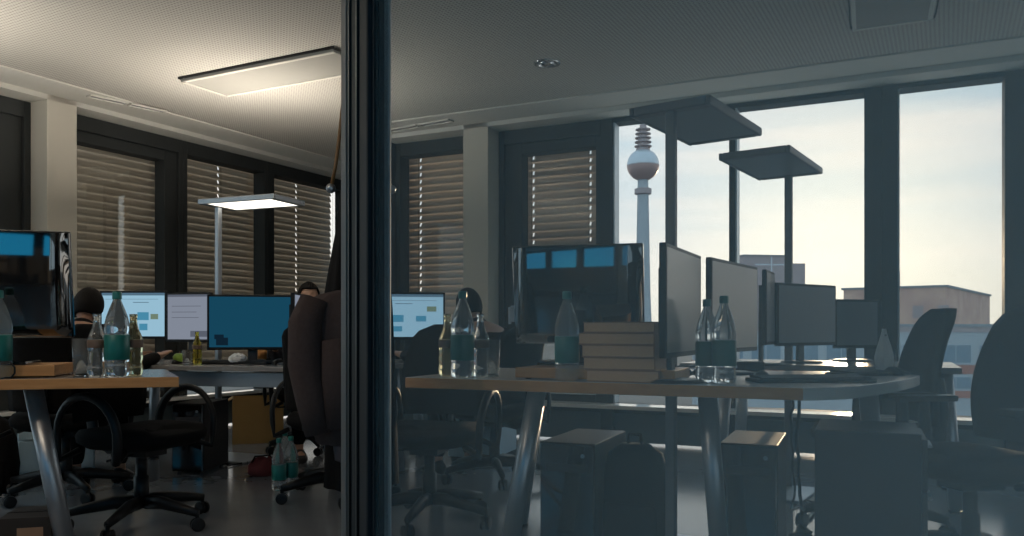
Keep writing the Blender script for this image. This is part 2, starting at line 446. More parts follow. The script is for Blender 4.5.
# lintels, ceiling borders and sills
def strip(name, A, D, s0, s1, y0, y1, z0, z1, m, bev=0.0):
    b = MB(); b.box(s0, s1, y0, y1, z0, z1); o = b.build(name, m, None, bevel=bev)
    o.location = (A.x, A.y, 0); o.rotation_euler = (0, 0, math.atan2(D.y, D.x)); return struct(o)
strip('trim_1', AL, DL, -9.5, S_end_L, 0.0, 0.40, 2.65, ZC, trim_white)
strip('trim_2', AR, DR, S_st_R, v4 + 6, 0.0, 0.40, 2.65, ZC, trim_white)
strip('trim_3', AL, DL, -9.5, S_end_L, -0.34, 0.0, ZC - 0.012, ZC, trim_white)
strip('trim_4', AR, DR, S_st_R, v4 + 6, -0.34, 0.0, ZC - 0.012, ZC, trim_white)
strip('trim_5', AL, DL, sc1, S_end_L, 0.10, FD0 + 0.03, SILL - 0.03, SILL, sill_white, 0.004)
strip('trim_6', AR, DR, rc1, v4 + 2.9, 0.02, FD0 + 0.03, SILL - 0.03, SILL, sill_white, 0.004)
strip('trim_7', AL, DL, -9.5, sc0, 0.10, FD0 + 0.03, SILL - 0.03, SILL, sill_white, 0.004)

pe = AL + DL * S_end_L; qs = AR + DR * S_st_R
oL = Vector((-DL.y, DL.x)); oR = Vector((-DR.y, DR.x))
b = MB(); a1 = pe; a2 = qs
t = (a2 - a1).normalized(); nrm = Vector((-t.y, t.x))
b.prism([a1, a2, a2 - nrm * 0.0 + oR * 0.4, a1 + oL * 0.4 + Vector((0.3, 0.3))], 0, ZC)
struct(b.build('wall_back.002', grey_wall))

pL = AL - DL * 9.5; pR = AR + DR * (v4 + 6)
outline = [pL, pL + oL * 0.4, pe + oL * 0.4 + Vector((0.3, 0.5)), qs + oR * 0.4, pR + oR * 0.4, pR, Vector((pR.x, -3.6)), Vector((pL.x, -3.6))]
b = MB(); b.prism(list(reversed(outline)), -0.12, 0.0); struct(b.build('floor', floor_mat))
b = MB(); b.prism(list(reversed(outline)), ZC, ZC + 0.15); struct(b.build('ceiling', ceiling_mat))
b = MB(); b.box(pR.x, pR.x + 0.15, -3.6, pR.y, 0, ZC); struct(b.build('wall_right', grey_wall))
# wall behind the camera; its windows are added for reflections and fill light
b = MB(); x0, x1 = pL.x, pR.x
b.box(x0, 0.4, -3.75, -3.6, 0, 1.5); b.box(0.4, x1, -3.75, -3.6, 0, 0.7); b.box(x0, x1, -3.75, -3.6, 2.56, ZC)
xx = x0
while xx < x1:
    b.box(xx, min(xx + 0.35, x1), -3.75, -3.6, 1.5 if xx < 0.4 else 0.7, 2.56); xx += 1.75
struct(b.build('wall_front', grey_wall))
xx = x0 + .35; wn = 15
while xx + 1.4 < x1:
    b = MB(); b.box(xx, xx + 1.4, -3.70, -3.69, 1.5 if xx < 0 else 0.7, 2.56); struct(b.build(f'window_{wn}', sky_tint_glass if xx < 0 else window_glass)); wn += 1; xx += 1.75

# ------------------------------------------------------------------ partition: post and glass right beside the camera
g = math.radians(-18.0)
U = Vector((math.sin(g), math.cos(g))); Nn = Vector((math.cos(g), -math.sin(g)))
pt = bpy.data.objects.new('window_14', None); C.objects.link(pt); pt['kind'] = 'structure'
pt.rotation_euler = (0, 0, math.atan2(U.y, U.x))       # local x along the glass, local y = -N
post_dark = mat('post_dark', (0.010, 0.012, 0.015), 0.6, spec=0.25, noise=0.15, nscale=12)
post_mid = mat('post_mid', (0.012, 0.017, 0.022), 0.6, spec=0.25, noise=0.15, nscale=12)
post_edge = mat('post_edge', (0.20, 0.16, 0.13), 0.5, noise=0.1)
def u_at(px, n):
    k = (px - 512) / F; d = n / (Nn.x * k + Nn.y); P = Vector((k * d, d)); return P.dot(U)
NF = 0.040
ub, ua = u_at(347, NF), u_at(367, NF)
def n_at(px, u):
    lo_, hi_ = 0.0, 1.0
    for _ in range(60):
        m_ = (lo_ + hi_) / 2; P = U * u + Nn * m_
        if 512 + F * P.x / P.y < px: lo_ = m_
        else: hi_ = m_
    return lo_
NB = n_at(391.5, ua)
b = MB(); b.box(ua, ub, -NB, -NF, 0, ZC)
b.build('frame', post_dark, pt, bevel=0.0015)
b = MB(); b.box(ua - 0.002, ua, -NB + 0.003, -NF - (NB - NF) * .45, 0, ZC); b.build('frame_strip', post_mid, pt)
b = MB(); b.box(ua - 0.003, ua, -NF - (NB - NF) * .30, -NF - (NB - NF) * .22, 0, ZC); b.build('seal', post_mid, pt)
b = MB(); b.box(ub, ub + 0.02, -NB + 0.002, -NF + 0.0005, 0, ZC); b.build('edge_strip', post_edge, pt)
for s_ in (0.35, 0.75):
    b = MB(); q = ua + (ub - ua) * s_; b.box(q, q + 0.004, -NF, -NF + 0.001, 0, ZC); b.build('seal', black_plastic, pt)
b = MB(); b.box(-1.6, ua, -NB, -NB + 0.006, 0, ZC); struct(b.build('pane', partition_glass, pt))
for ch in C.objects:
    if ch.parent == pt: ch['kind'] = 'structure'

# ------------------------------------------------------------------ ceiling fittings
def ceiling_panel(label, A, ang, L, W):
    t = thing('ceiling_panel', label, 'ceiling panel', (A[0], A[1], ZC), ang)
    b = MB(); b.box(0.012, L, 0.012, W, -0.03, -0.012); b.build('panel', panel_grey, t, bevel=0.003)
    b = MB(); b.box(0.012, L, W - 0.03, W - 0.005, -0.034, -0.030); b.box(0.012, L, 0.012, 0.035, -0.034, -0.030); b.box(0.012, 0.037, 0.012, W, -0.034, -0.0301); b.build('border', trim_white, t)
    b = MB(); b.box(0.03, L - .02, 0.03, W - .02, -0.012, 0.0); b.build('backing', black_plastic, t)
    b = MB(); b.box(0, L + .012, 0, 0.004, -0.014, 0); b.box(0, L + .012, W + .008, W + 0.012, -0.014, 0); b.box(0, 0.004, 0, W + .012, -0.014, 0)
    b.build('frame', black_plastic, t)
    return t
A0 = lvl(178, 77, ZC); e1 = math.atan2(-0.45, 0.895)
ceiling_panel('long white flush panel in the bright ceiling above the lit lamp', A0, e1, 1.36, 0.43)
A1 = lvl(850, 27, ZC); ceiling_panel('dim flush panel in the ceiling above the two unlit lamps', A1, math.radians(246), 1.3, 0.43)

def slot_vent(label, P, Q):
    d = (Q - P); L = d.length
    t = thing('air_vent', label, 'vent', (P.x, P.y, ZC - 0.012), math.atan2(d.y, d.x), 'slot vents in the ceiling edge')
    n = 2
    for i in range(n):
        f = MB(); a, b_ = i * L / n + 0.01, (i + 1) * L / n - 0.01
        f.box(a, b_, -0.04, -0.03, -0.012, 0); f.box(a, b_, 0.03, 0.04, -0.012, 0); f.box(a, a + 0.012, -0.04, 0.04, -0.012, 0); f.box(b_ - 0.012, b_, -0.04, 0.04, -0.012, 0)
        f.build('frame', trim_white, t)
        s = MB(); s.box(a + 0.012, b_ - 0.012, -0.03, 0.03, -0.004, 0); s.build('slot', laminate, t)
    return t
slot_vent('white two-part slot vent in ceiling above the pale left column', lvl(87, 93, ZC), lvl(166, 110, ZC))
slot_vent('white two-part slot vent in ceiling just right of the dark post', lvl(388, 129, ZC), lvl(452, 118, ZC))
def downlight(label, P):
    t = thing('ceiling_light', label, 'ceiling light', (P.x, P.y, ZC))
    b = MB(); b.lathe([(0, 0.09), (-0.006, 0.088), (-0.008, 0.07), (-0.002, 0.062), (0, 0.062)], 28); b.build('ring', chrome, t, smooth=True)
    b = MB(); b.lathe([(-0.003, 0.061), (-0.012, 0.03), (-0.013, 0.0)], 20); b.build('reflector', chrome, t, smooth=True)
    return t
downlight('small round unlit spotlight in the ceiling left of the lamps', lvl(547, 63, ZC))

# ------------------------------------------------------------------ floor lamps
def floor_lamp(label, x, y, rz, lit, z=1.85, L=0.64, W=0.35, group=None):
    t = thing('floor_lamp', label, 'floor lamp', (x, y, 0), rz, group)
    b = MB(); b.box(-0.05, L * 0.55, -0.17, 0.17, 0, 0.016); b.build('base', alu, t, bevel=0.006)
    b = MB(); b.box(-0.016, 0.016, -0.021, 0.021, 0.016, z - 0.02); b.build('pole', alu if lit else lamp_dark, t, bevel=0.005)
    b = MB()
    b.box(-0.03, L - 0.03, -W / 2, -W / 2 + 0.02, z - 0.038, z); b.box(-0.03, L - 0.03, W / 2 - 0.02, W / 2, z - 0.038, z)
    b.box(-0.03, 0.03, -W / 2 + 0.02, W / 2 - 0.02, z - 0.038, z); b.box(L - 0.07, L - 0.03, -W / 2 + 0.02, W / 2 - 0.02, z - 0.038, z)
    h = b.build('lamp_head', alu if lit else lamp_dark, t, bevel=0.006)
    b = MB(); b.box(0.03, L - 0.07, -W / 2 + 0.02, W / 2 - 0.02, z - 0.034, z - 0.028); b.build('diffuser', lamp_down if lit else diffuser_off, t)
    b = MB(); b.box(0.06, L - 0.10, -W / 2 + 0.04, W / 2 - 0.04, z - 0.020, z - 0.012); b.build('uplight', lamp_up if lit else diffuser_off, t)
    return t
floor_lamp('lit floor lamp glowing in front of the left blinds', -2.14, 5.83, math.radians(-21.6), True, 1.86, 0.66)
floor_lamp('added lit floor lamp outside the photo beyond its left edge', -3.55, 3.9, math.radians(60), True)  # this and the next lamp are unseen, added to brighten the left side
floor_lamp('added lit floor lamp outside the photo near the left end of the desk', -3.4, 1.9, math.radians(60), True)
floor_lamp('unlit floor lamp with the higher, nearer head beside the tower view', 0.645, 3.24, math.radians(55), False, group='unlit floor lamps')
floor_lamp('unlit floor lamp with the lower, farther head against the sky', 1.62, 4.685, math.radians(-124), False, 1.865, 0.70, 0.37, group='unlit floor lamps')

# ------------------------------------------------------------------ desks
def desk(label, poly, legs, top_mat=laminate, edge_mat=beech, z=DESK, th=0.042, wood_sides=99):
    cx = sum(p[0] for p in poly) / len(poly); cy = sum(p[1] for p in poly) / len(poly)
    t = thing('desk', label, 'desk', (cx, cy, 0))
    P = [(p[0] - cx, p[1] - cy) for p in poly]
    b = MB(); b.prism(P, z - th, z)
    b.bm.faces.ensure_lookup_table()
    b.bm.faces[1].material_index = 1
    for f in b.bm.faces: f.material_index = 0
    b.bm.faces[1].material_index = 1; b.bm.faces[0].material_index = 1
    for f in b.bm.faces[2 + wood_sides:]: f.material_index = 1
    b.build('desktop', [edge_mat, top_mat], t, bevel=0.003)
    for (tx, ty), (bx, by) in legs:
        l = MB(); a = Vector((tx - cx, ty - cy, z - th)); e = Vector((bx - cx, by - cy, 0.012))
        l.tube([a, e], 0.036, 14)
        lo = l.build('leg', alu, t, smooth=True)
        m = MB(); m.lathe([(0, 0.04), (0.014, 0.038)], 14, (e.x, e.y, 0)); m.build('foot', black_plastic, lo)
    return t, cx, cy

# near desk on the left
dl0 = Vector((-1.353, 3.25)); dl1 = dl0 + Vector((-0.966, -0.257)) * 1.6
bl0 = Vector((-1.68, 3.88)); bl1 = bl0 + Vector((-0.966, -0.257)) * 1.6
lt = atd(24, 388, 3.22); lb = lvl(64, 562, 0.0)
desk('beech-edged desk at the left with bottles on its front edge', [dl1, dl0, bl0, bl1],
     [((lt.x, lt.y + 0.06), (lb.x, lb.y + 0.03)), ((-2.95, 3.46), (-3.0, 3.46)), ((-2.80, 3.0), (-2.9, 2.95)), ((-3.05, 3.38), (-3.12, 3.36))])
# its mirror image in the glass, built as a solid desk
P0, P1 = lvl(405, 377.3, DESK), lvl(803, 388, DESK)
curve = [lvl(*q, DESK) for q in ((836, 387.3), (858, 386), (880, 383.2), (900, 380.2), (914, 377.3), (920, 375.2))]
polyR = [P0, P1] + curve + [Vector((1.62, 3.66, 0)), Vector((-0.06, 4.02, 0))]
def legR(a, b): return ((a.x, a.y), (b.x, b.y))
desk('desk behind the glass with books, bottles and a row of monitors', [(p.x, p.y) for p in polyR],
     [legR(atd(537, 392, 3.05), atd(505, 560, 3.05)), legR(atd(707, 398, 2.95), atd(722, 560, 2.95)), legR(atd(868, 392, 3.15), atd(882, 560, 3.15)), legR(atd(540, 380, 3.75), atd(520, 500, 3.8))], wood_sides=1, top_mat=laminate_pale)
# back desk on the left, below the lit screens
f0, f1 = lvl(60, 364.0, DESKB), lvl(318, 367.4, DESKB)
dv = (f1 - f0).normalized(); pv = Vector((-dv.y, dv.x, 0))
k0, k1 = f0 + pv * 0.85, f1 + pv * 0.85
q1 = lvl(407, 363.5, DESKB)
k2 = q1 + Vector((0.06, 0.85, 0)); k1 = f1 + pv * 0.85
t, cx, cy = desk('grey desk under the lit screens in front of the blinds', [(f0.x, f0.y), (f1.x, f1.y), (q1.x, q1.y), (k2.x, k2.y), (k1.x, k1.y), (k0.x, k0.y)],
     [((f0 + pv * .1 + dv * .1).xy, (f0 + pv * .05 + dv * .05).xy), ((q1.x - .1, q1.y + .1), (q1.x - .06, q1.y + .08)), ((k0 - pv * .1 + dv * .1).xy, (k0 - pv * .05 + dv * .05).xy), ((k2.x - .1, k2.y - .1), (k2.x - .06, k2.y - .08))],
     edge_mat=laminate, th=0.03, z=DESKB)
ang_b = math.atan2(dv.y, dv.x)
b = MB(); L = (f1 - f0).length
Mx = Matrix.Translation(Vector((f0.x - cx, f0.y - cy, 0))) @ Matrix.Rotation(ang_b, 4, 'Z')
b.box(0.15, L - 0.1, 0.10, 0.125, 0.585, 0.675, Mx)
b.build('cable_tray', alu, t, bevel=0.003)
dc = Vector((1.86, 4.62)); ax = DR.copy(); ay = Vector((-DR.y, DR.x))
cr = [dc - ax * .8 - ay * .4, dc + ax * .62 - ay * .4, dc + ax * .62 + ay * .4, dc - ax * .8 + ay * .4]
desk('grey desk close to the sky window behind the monitors', cr, [((dc + ax * i * .55 + ay * j * .3), (dc + ax * i * .6 + ay * j * .33)) for i in (-1, 1) for j in (-1, 1)], edge_mat=laminate, th=0.03)

# ------------------------------------------------------------------ office chairs
def make_chair(label, loc, rz, group=None, back_h=0.46, loops=True):
    t = thing('office_chair', label, 'office chair', loc, rz, group)
    # seat
    b = MB()
    def ring(z, k):
        pts = []
        for i in range(28):
            a = 2 * PI * i / 28; c, s = math.cos(a), math.sin(a)
            pts.append((0.25 * k * math.copysign(abs(c) ** 0.55, c), 0.245 * k * math.copysign(abs(s) ** 0.6, s) + 0.01, z + (0.012 * (abs(c) ** 2) if z > 0.45 else 0) - (0.015 if s > 0.8 and z > 0.45 else 0)))
        return pts
    b.loft([ring(0.375, 0.62), ring(0.385, 0.82), ring(0.415, 0.98), ring(0.445, 1.0), ring(0.465, 0.94), ring(0.472, 0.7), ring(0.468, 0.3)])
    b.build('seat', black_fabric, t, smooth=True)
    # backrest: curved tapered shell
    def bk(u, v, off):
        w = 0.235 * (1 - 0.30 * v ** 2.2) * (0.86 + 0.14 * math.sin(PI * min(1, v * 1.6 + .15) / 2) if v < .5 else 1)
        x = (u * 2 - 1) * w
        z = 0.50 + back_h * v
        y = -0.245 - 0.02 * math.sin(v * PI) * -1 - 0.10 * v * v + 0.05 * (u * 2 - 1) ** 2 + off
        if v > .86: x *= math.sqrt(max(0.05, 1 - ((v - .86) / .16) ** 2))
        return (x, y, z)
    b = MB(); rings = []
    for j in range(15):
        v = j / 14; fr = [bk(i / 10, v, 0.03 * (1 - (abs(i / 5 - 1)) ** 4) ** .5) for i in range(11)]; bc = [bk(i / 10, v, -0.03 * (1 - (abs(i / 5 - 1)) ** 4) ** .5 - 0.002) for i in range(9, 0, -1)]
        rings.append(fr + bc)
    b.loft(rings); bo = b.build('backrest', black_fabric, t, smooth=True)
    b = MB(); b.tube([(0, -0.05, 0.37), (0, -0.2, 0.36), (0, -0.30, 0.42), (0, -0.315, 0.55), (0, -0.30, 0.7)], [0.03, 0.032, 0.034, 0.034, 0.025], 10, 0.55); b.build('back_support', black_plastic, t, smooth=True)
    # loop armrests
    for sx in (-1, 1):
        if not loops:
            b = MB(); b.tube([(sx * .2, -.03, .375), (sx * .29, -.03, .39), (sx * .295, -.03, .50), (sx * .295, -.03, .635)], [.02, .022, .022, .016], 10, 1.4)
            b.box(sx * .295 - .04, sx * .295 + .04, -.16, .11, .635, .66); b.build('armrest', black_plastic, t, bevel=.008); continue
        pts = []
        for i in range(17):
            a = PI * (-0.12 + 1.24 * i / 16)
            pts.append((sx * (0.30 + 0.012 * math.sin(a)), 0.175 * math.cos(a) - 0.01, 0.46 + 0.18 * max(-.35, math.sin(a)) ** 1 if math.sin(a) > 0 else 0.46 + 0.3 * math.sin(a)))
        pts = [(sx * 0.22, 0.12, 0.385)] + pts + [(sx * 0.22, -0.14, 0.385)]
        b = MB(); b.tube(pts, 0.0145, 8, 1.4); b.build('armrest', black_plastic, t, smooth=True)
    b = MB(); b.lathe([(0.09, 0.034), (0.24, 0.034), (0.242, 0.026), (0.36, 0.026), (0.365, 0.06), (0.378, 0.07)], 16); b.build('gas_column', black_plastic, t, smooth=True)
    b = MB(); b.box(-0.07, 0.07, -0.09, 0.09, 0.335, 0.378); b.tube([(0.07, .02, .35), (0.2, .04, .345), (0.24, .04, .345)], 0.007, 6); b.build('tilt_mechanism', black_plastic, t, bevel=0.01)
    for k in range(5):
        a = 2 * PI * k / 5 + 0.35; c, s = math.cos(a), math.sin(a)
        b = MB(); b.tube([(0.02 * c, 0.02 * s, 0.115), (0.12 * c, 0.12 * s, 0.118), (0.24 * c, 0.24 * s, 0.098), (0.325 * c, 0.325 * s, 0.082)], [0.035, 0.032, 0.025, 0.019], 8, 0.75)
        lo = b.build('base_arm', black_plastic, t, smooth=True)
        b = MB(); M = Matrix.Translation((0.32 * c, 0.32 * s, 0.031)) @ Matrix.Rotation(a + 0.9 * k, 4, 'Z') @ Matrix.Rotation(PI / 2, 4, 'X')
        for zo in (-0.022, 0.006):
            n0 = len(b.bm.verts); b.lathe([(zo, 0.022), (zo + 0.002, 0.031), (zo + 0.014, 0.031), (zo + 0.016, 0.022)], 16)
            b.bm.verts.ensure_lookup_table(); bmesh.ops.transform(b.bm, matrix=M, verts=b.bm.verts[n0:])
        b.tube([(0.32 * c, 0.32 * s, 0.04), (0.32 * c, 0.32 * s, 0.08)], 0.010, 8)
        b.build('caster', black_plastic, lo)
    return t
ch0 = make_chair('black office chair with loop armrests behind the left desk', (-1.76, 3.80, 0), math.radians(250), 'black swivel office chairs')
def chair(label, loc, rz): return copy_tree(ch0, loc, rz, label)
chair('black office chair with high back right of the dark post', (-0.40, 3.88, 0), math.radians(166))
chair('office chair under the seated person at the left screens', (-2.50, 4.48, 0), math.radians(10))
chair('office chair under the seated person behind the glass bottles', (-0.11, 4.96, 0), math.radians(44))
chair('black office chair mostly hidden behind the hanging brown jacket', (-0.97, 4.46, 0), math.radians(-20))
ch1 = make_chair('high-backed office chair in front of the brick block view', (1.69, 3.76, 0), math.radians(84), 'high-backed office chairs', 0.53, False)
copy_tree(ch1, (1.73, 3.02, 0), math.radians(100), 'high-backed office chair cut off by the right edge of the photo')

# ------------------------------------------------------------------ monitors
def monitor(label, base, rz, w, h, zc, screen, bez=black_plastic, content=None, group='flat office monitors', zb=DESK, tilt=0):
    """base: point under the stand; local -y is the screen side"""
    t = thing('monitor', label, 'monitor', (base[0], base[1], zb), rz, group)
    z0, z1 = zc - h / 2 - zb, zc + h / 2 - zb
    b = MB(); b.box(-w / 2, w / 2, -0.012, 0.012, z0, z1); b.box(-w * .36, w * .36, 0.012, 0.035, z0 + h * .2, z1 - h * .2)
    b.build('housing', bez, t, bevel=0.004)
    b = MB(); bz = 0.014
    b.box(-w / 2 + bz, w / 2 - bz, -0.0135, -0.0125, z0 + bz + .004, z1 - bz)
    so = b.build('screen', screen, t)
    if content:
        mats, rects = content
        b = MB()
        for mi, (a, c_, e, f) in rects:
            b.mi = mi; W, Hh = w - 2 * bz, h - 2 * bz
            b.box(-W / 2 + a * W, -W / 2 + c_ * W, -0.0142, -0.0137, z1 - bz - f * Hh, z1 - bz - e * Hh)
        b.build('page_content', mats, so)
    b = MB(); b.box(-0.03, 0.03, 0.03, 0.05, 0.01, z0 + h * .45); b.build('stand_neck', dark_metal, t, bevel=0.006)
    b = MB(); b.lathe([(0, 0.115), (0.006, 0.115), (0.012, 0.105), (0.016, 0.04)], 28, (0, 0.03, 0)); b.build('stand_base', dark_metal, t, smooth=False)
    return t
page = ([scr_page_bar, scr_page_pic, scr_page_pic2],
        [(0, (0, 1, 0, .06)), (0, (.5, .75, .21, .225)), (0, (.06, .9, .14, .148)), (1, (.57, .75, .44, .62)), (2, (.78, .9, .48, .60)), (1, (.60, .73, .70, .85)), (0, (.1, .35, .46, .475))])
doc = ([scr_grey_bar], [(0, (0, 1, 0, .05)), (0, (.1, .8, .25, .262)), (0, (.1, .7, .38, .392)), (0, (.1, .75, .5, .512)), (0, (.55, .95, .80, .93))])
dsk = ([scr_desk_mark], [(0, (.08, .22, .80, .95)), (0, (.06, .17, .74, .83))])
monitor('bright monitor with a pale blue web page behind the left bottles', atz(134, 5.5, 0).xy, ang_b + .24, 0.462, 0.330, 1.034, scr_page, content=page, zb=DESKB)
monitor('monitor with a pale grey document beside the dark blue screen', atz(189.5, 5.45, 0).xy, ang_b + .05, 0.342, 0.337, 1.017, scr_grey, content=doc, zb=DESKB)
monitor('wide monitor with a dark blue screen under the lit lamp', atz(252, 5.2, 0).xy, ang_b + .46, 0.551, 0.358, 0.980, scr_desk, content=dsk, zb=DESKB)
monitor('monitor turned aside below the dark-haired forehead', atz(301, 4.98, 0).xy, 1.60, 0.440, 0.352, 0.979, scr_grey, zb=DESKB)
page2 = ([scr_page_bar, scr_page_pic, scr_page_pic2],
         [(0, (0, 1, 0, .06)), (0, (.3, .55, .21, .225)), (0, (.06, .9, .14, .148)), (1, (.2, .42, .48, .64)), (2, (.02, .15, .52, .62)), (1, (.6, .75, .50, .63)), (2, (.76, .9, .28, .40)), (1, (.25, .4, .74, .86))])
monitor('lit monitor with a web page right of the dark post', atz(409, 5.5, 0).xy, ang_b + .42, 0.496, 0.324, 1.027, scr_page, content=page2, zb=DESKB)

def dark_monitor(label, P, Q, ztop, zbot, screen, side=1, zb=DESK, bez=black_plastic):
    """a monitor whose screen spans floor points P-Q (left to right as seen from its screen side)"""
    P, Q = Vector(P[:2]), Vector(Q[:2]); d = Q - P; m = (P + Q) / 2
    return monitor(label, m, math.atan2(d.y, d.x), d.length, ztop - zbot, (ztop + zbot) / 2, screen, bez=bez, zb=zb)
dark_monitor('unlit monitor nearest the tower view, beside the stacked books', (0.50, 2.66), (0.735, 3.16), 1.222, 0.835, screen_painted_sheen)
dark_monitor('unlit monitor with grey bezel behind the two dim bottles', (0.785, 3.20), (1.13, 3.72), 1.222, 0.835, screen_painted_sheen)
dark_monitor('unlit monitor standing edge-on behind the two dim bottles', (1.33, 4.22), (1.46, 4.48), 1.25, 0.85, screen_off)
dark_monitor('flat grey unlit monitor left of the wide window mullion', (1.47, 4.46), (1.93, 4.79), 1.195, 0.84, screen_off)
dark_monitor('lower grey unlit monitor in front of the wide window mullion', (1.93, 4.80), (2.24, 4.90), 1.115, 0.82, screen_off)

def bulky_monitor(label, loc, rz, w, h, z0, zb, tilt=9.5):
    """seen from behind: glossy black shell swelling out towards local -y"""
    t = thing('monitor', label, 'monitor', (loc[0], loc[1], zb), rz, 'large glossy monitors seen from behind')
    za = z0 - zb
    def sh(u, v):
        x = (u - .5) * w; a = abs(2 * u - 1)
        y = -0.075 + 0.165 * h * max(0, v - .35) ** 2 + 0.02 * a * a
        if a > .80: y += 0.05 * ((a - .80) / .20) ** 2.2
        if v < .12: y += 0.05 * ((.12 - v) / .12) ** 2
        return Vector((x, min(y, 0), za + v * h))
    b = MB(); b.grid(sh, 48, 36)
    for u_, n_ in ((0, 36), (1, 36)):
        b.grid(lambda i, j: Vector((sh(u_, j).x, sh(u_, j).y * (1 - i), sh(u_, j).z)), 1, 36)
    for v_ in (0, 1):
        b.grid(lambda i, j: Vector((sh(i, v_).x, sh(i, v_).y * (1 - j), sh(i, v_).z)), 48, 1)
    bmesh.ops.remove_doubles(b.bm, verts=b.bm.verts, dist=1e-5)
    tl = Matrix.Translation((0, 0, za + h / 2)) @ Matrix.Rotation(math.radians(tilt), 4, 'X') @ Matrix.Translation((0, 0, -za - h / 2))
    bmesh.ops.transform(b.bm, matrix=tl, verts=b.bm.verts)
    shell = b.build('back_shell', piano_black, t, smooth=True)
    md = shell.modifiers.new('es', 'EDGE_SPLIT'); md.split_angle = 0.6
    b = MB(); b.box(-w / 2 - .006, w / 2 + .006, 0, 0.03, za - .006, za + h + .006, tl); b.build('bezel', glossy_black, t, bevel=0.006)
    b = MB(); b.box(-w / 2 + .02, w / 2 - .02, 0.0302, 0.0315, za + .02, za + h - .02, tl); b.build('screen', screen_off, t)
    b = MB(); b.box(-0.05, 0.05, -0.07, 0.0, 0.012, za + h * .35); b.build('stand_neck', black_plastic, t, bevel=0.01)
    b = MB(); b.box(-0.15, 0.15, -0.11, 0.10, 0, 0.014); b.build('stand_base', glossy_black, t, bevel=0.006)
    return t
ZR = DESK + 0.05
ml = atz(68, 3.30, 0)
bulky_monitor('glossy black monitor at the left edge, seen from behind', (ml.x - 0.27, ml.y - 0.06), math.radians(15), 0.56, 0.43, 0.90, ZR)
bulky_monitor('glossy black monitor behind the glass, above the stacked books', (0.27, 3.30), math.radians(-14), 0.53, 0.40, 0.875, ZR)

# riser boards carrying them
def board(label, P, ang, L, W, h):
    t = thing('riser_board', label, 'riser board', (P.x, P.y, DESK), ang, 'beech riser boards')
    b = MB(); b.box(0, L, 0, W, 0.006, h); b.build('board', beech, t, bevel=0.003)
    for x in (0.04, L - .04):
        for y in (0.04, W - .04):
            b = MB(); b.lathe([(0, .012), (.007, .012)], 10, (x, y, 0)); b.build('foot', black_plastic, t)
    return t
rp = atz(54.5, 3.20, 0); aL = math.atan2(0.257, 0.966)
board('beech riser board under the glossy monitor at the left edge', Vector((rp.x - 0.8 * math.cos(aL), rp.y - 0.8 * math.sin(aL), 0)), aL, 0.8, 0.30, 0.05)
rq = atz(515, 3.10, 0); aR = math.atan2((P1 - P0).y, (P1 - P0).x)
board('beech riser board under the glossy monitor behind the glass', rq, aR, 0.62, 0.28, 0.045)

# ------------------------------------------------------------------ bottles and glasses
def water_bottle(label, x, y, z, group, s=1.0):
    t = thing('water_bottle', label, 'bottle', (x, y, z), 0, group)
    b = MB(); b.lathe([(0, 0.0), (0.006, 0.02), (0, 0.034), (0.006, 0.043), (0.02, 0.046), (0.05, 0.045), (0.06, 0.0435), (0.068, 0.045), (0.165, 0.045), (0.172, 0.0435), (0.185, 0.046), (0.205, 0.0455), (0.235, 0.039), (0.265, 0.029), (0.29, 0.019), (0.302, 0.0145), (0.318, 0.0135), (0.319, 0.0)], 28)
    b.build('bottle_body', pet_clear, t, smooth=True)
    b = MB(); b.lathe([(0.068, 0.0456), (0.069, 0.0464), (0.164, 0.0464), (0.165, 0.0456)], 28); b.build('paper_label', teal_label, t, smooth=True)
    b = MB(); b.lathe([(0.306, 0.017), (0.309, 0.0175), (0.331, 0.017), (0.335, 0.015), (0.335, 0.0)], 20); b.build('cap', teal_cap, t, smooth=True)
    if s != 1: t.scale = (s, s, s)
    return t
def small_bottle(label, x, y, z, group, glass, s=1.0):
    t = thing('glass_bottle', label, 'bottle', (x, y, z), 0, group)
    b = MB(); b.lathe([(0, 0.0), (0.004, 0.022), (0.001, 0.03), (0.01, 0.036), (0.035, 0.037), (0.055, 0.034), (0.075, 0.037), (0.095, 0.034), (0.115, 0.036), (0.15, 0.036), (0.17, 0.030), (0.195, 0.019), (0.22, 0.0145), (0.243, 0.0135), (0.244, 0.0155), (0.255, 0.0155), (0.256, 0.0)], 24)
    b.build('bottle_body', glass, t, smooth=True)
    b = MB(); b.lathe([(0.118, 0.0362), (0.119, 0.0368), (0.148, 0.0368), (0.149, 0.0362)], 24); b.build('paper_label', brown_label, t, smooth=True)
    if s != 1: t.scale = (s, s, s)
    return t
def tumbler(label, x, y, z, h=0.15, r=0.036):
    t = thing('drinking_glass', label, 'glass', (x, y, z), 0, 'clear drinking glasses')
    b = MB(); b.lathe([(0, 0), (0, r * .82), (h, r), (h, r - .003), (0.015, r * .82 - .004), (0.012, 0)], 28); b.build('glass_wall', tumbler_glass, t, smooth=True)
    return t
def on_edge(px, back=0.06):
    """point on the left desk a little behind its front edge at column px"""
    dd = Vector((-0.966, -0.257)); k = (px - 512) / F
    base = dl0 + Vector((-0.257, 0.966)) * back
    s = (k * base.y - base.x) / (dd.x - k * dd.y)
    return base + dd * s
def on_edgeR(px, back=0.06):
    d = (P1 - P0).xy.normalized(); n = Vector((-d.y, d.x)); base = P0.xy + n * back; k = (px - 512) / F
    s = (k * base.y - base.x) / (d.x - k * d.y); return base + d * s
GB = 'mineral water bottles with green labels'
def wb(label, p, s=1.0, z=DESK): return water_bottle(label, p.x, p.y, z, GB, s)
wb('large clear water bottle between two small bottles on the left desk', on_edge(117, .055), 1.03)
small_bottle('small clear glass bottle just right of the tumbler on the left desk', *on_edge(97, .09), DESK, 'small glass drink bottles', glass_clear)
small_bottle('small amber-tinted bottle nearest the right end of left desk', *on_edge(133.5, .11), DESK, 'small glass drink bottles', glass_amber)
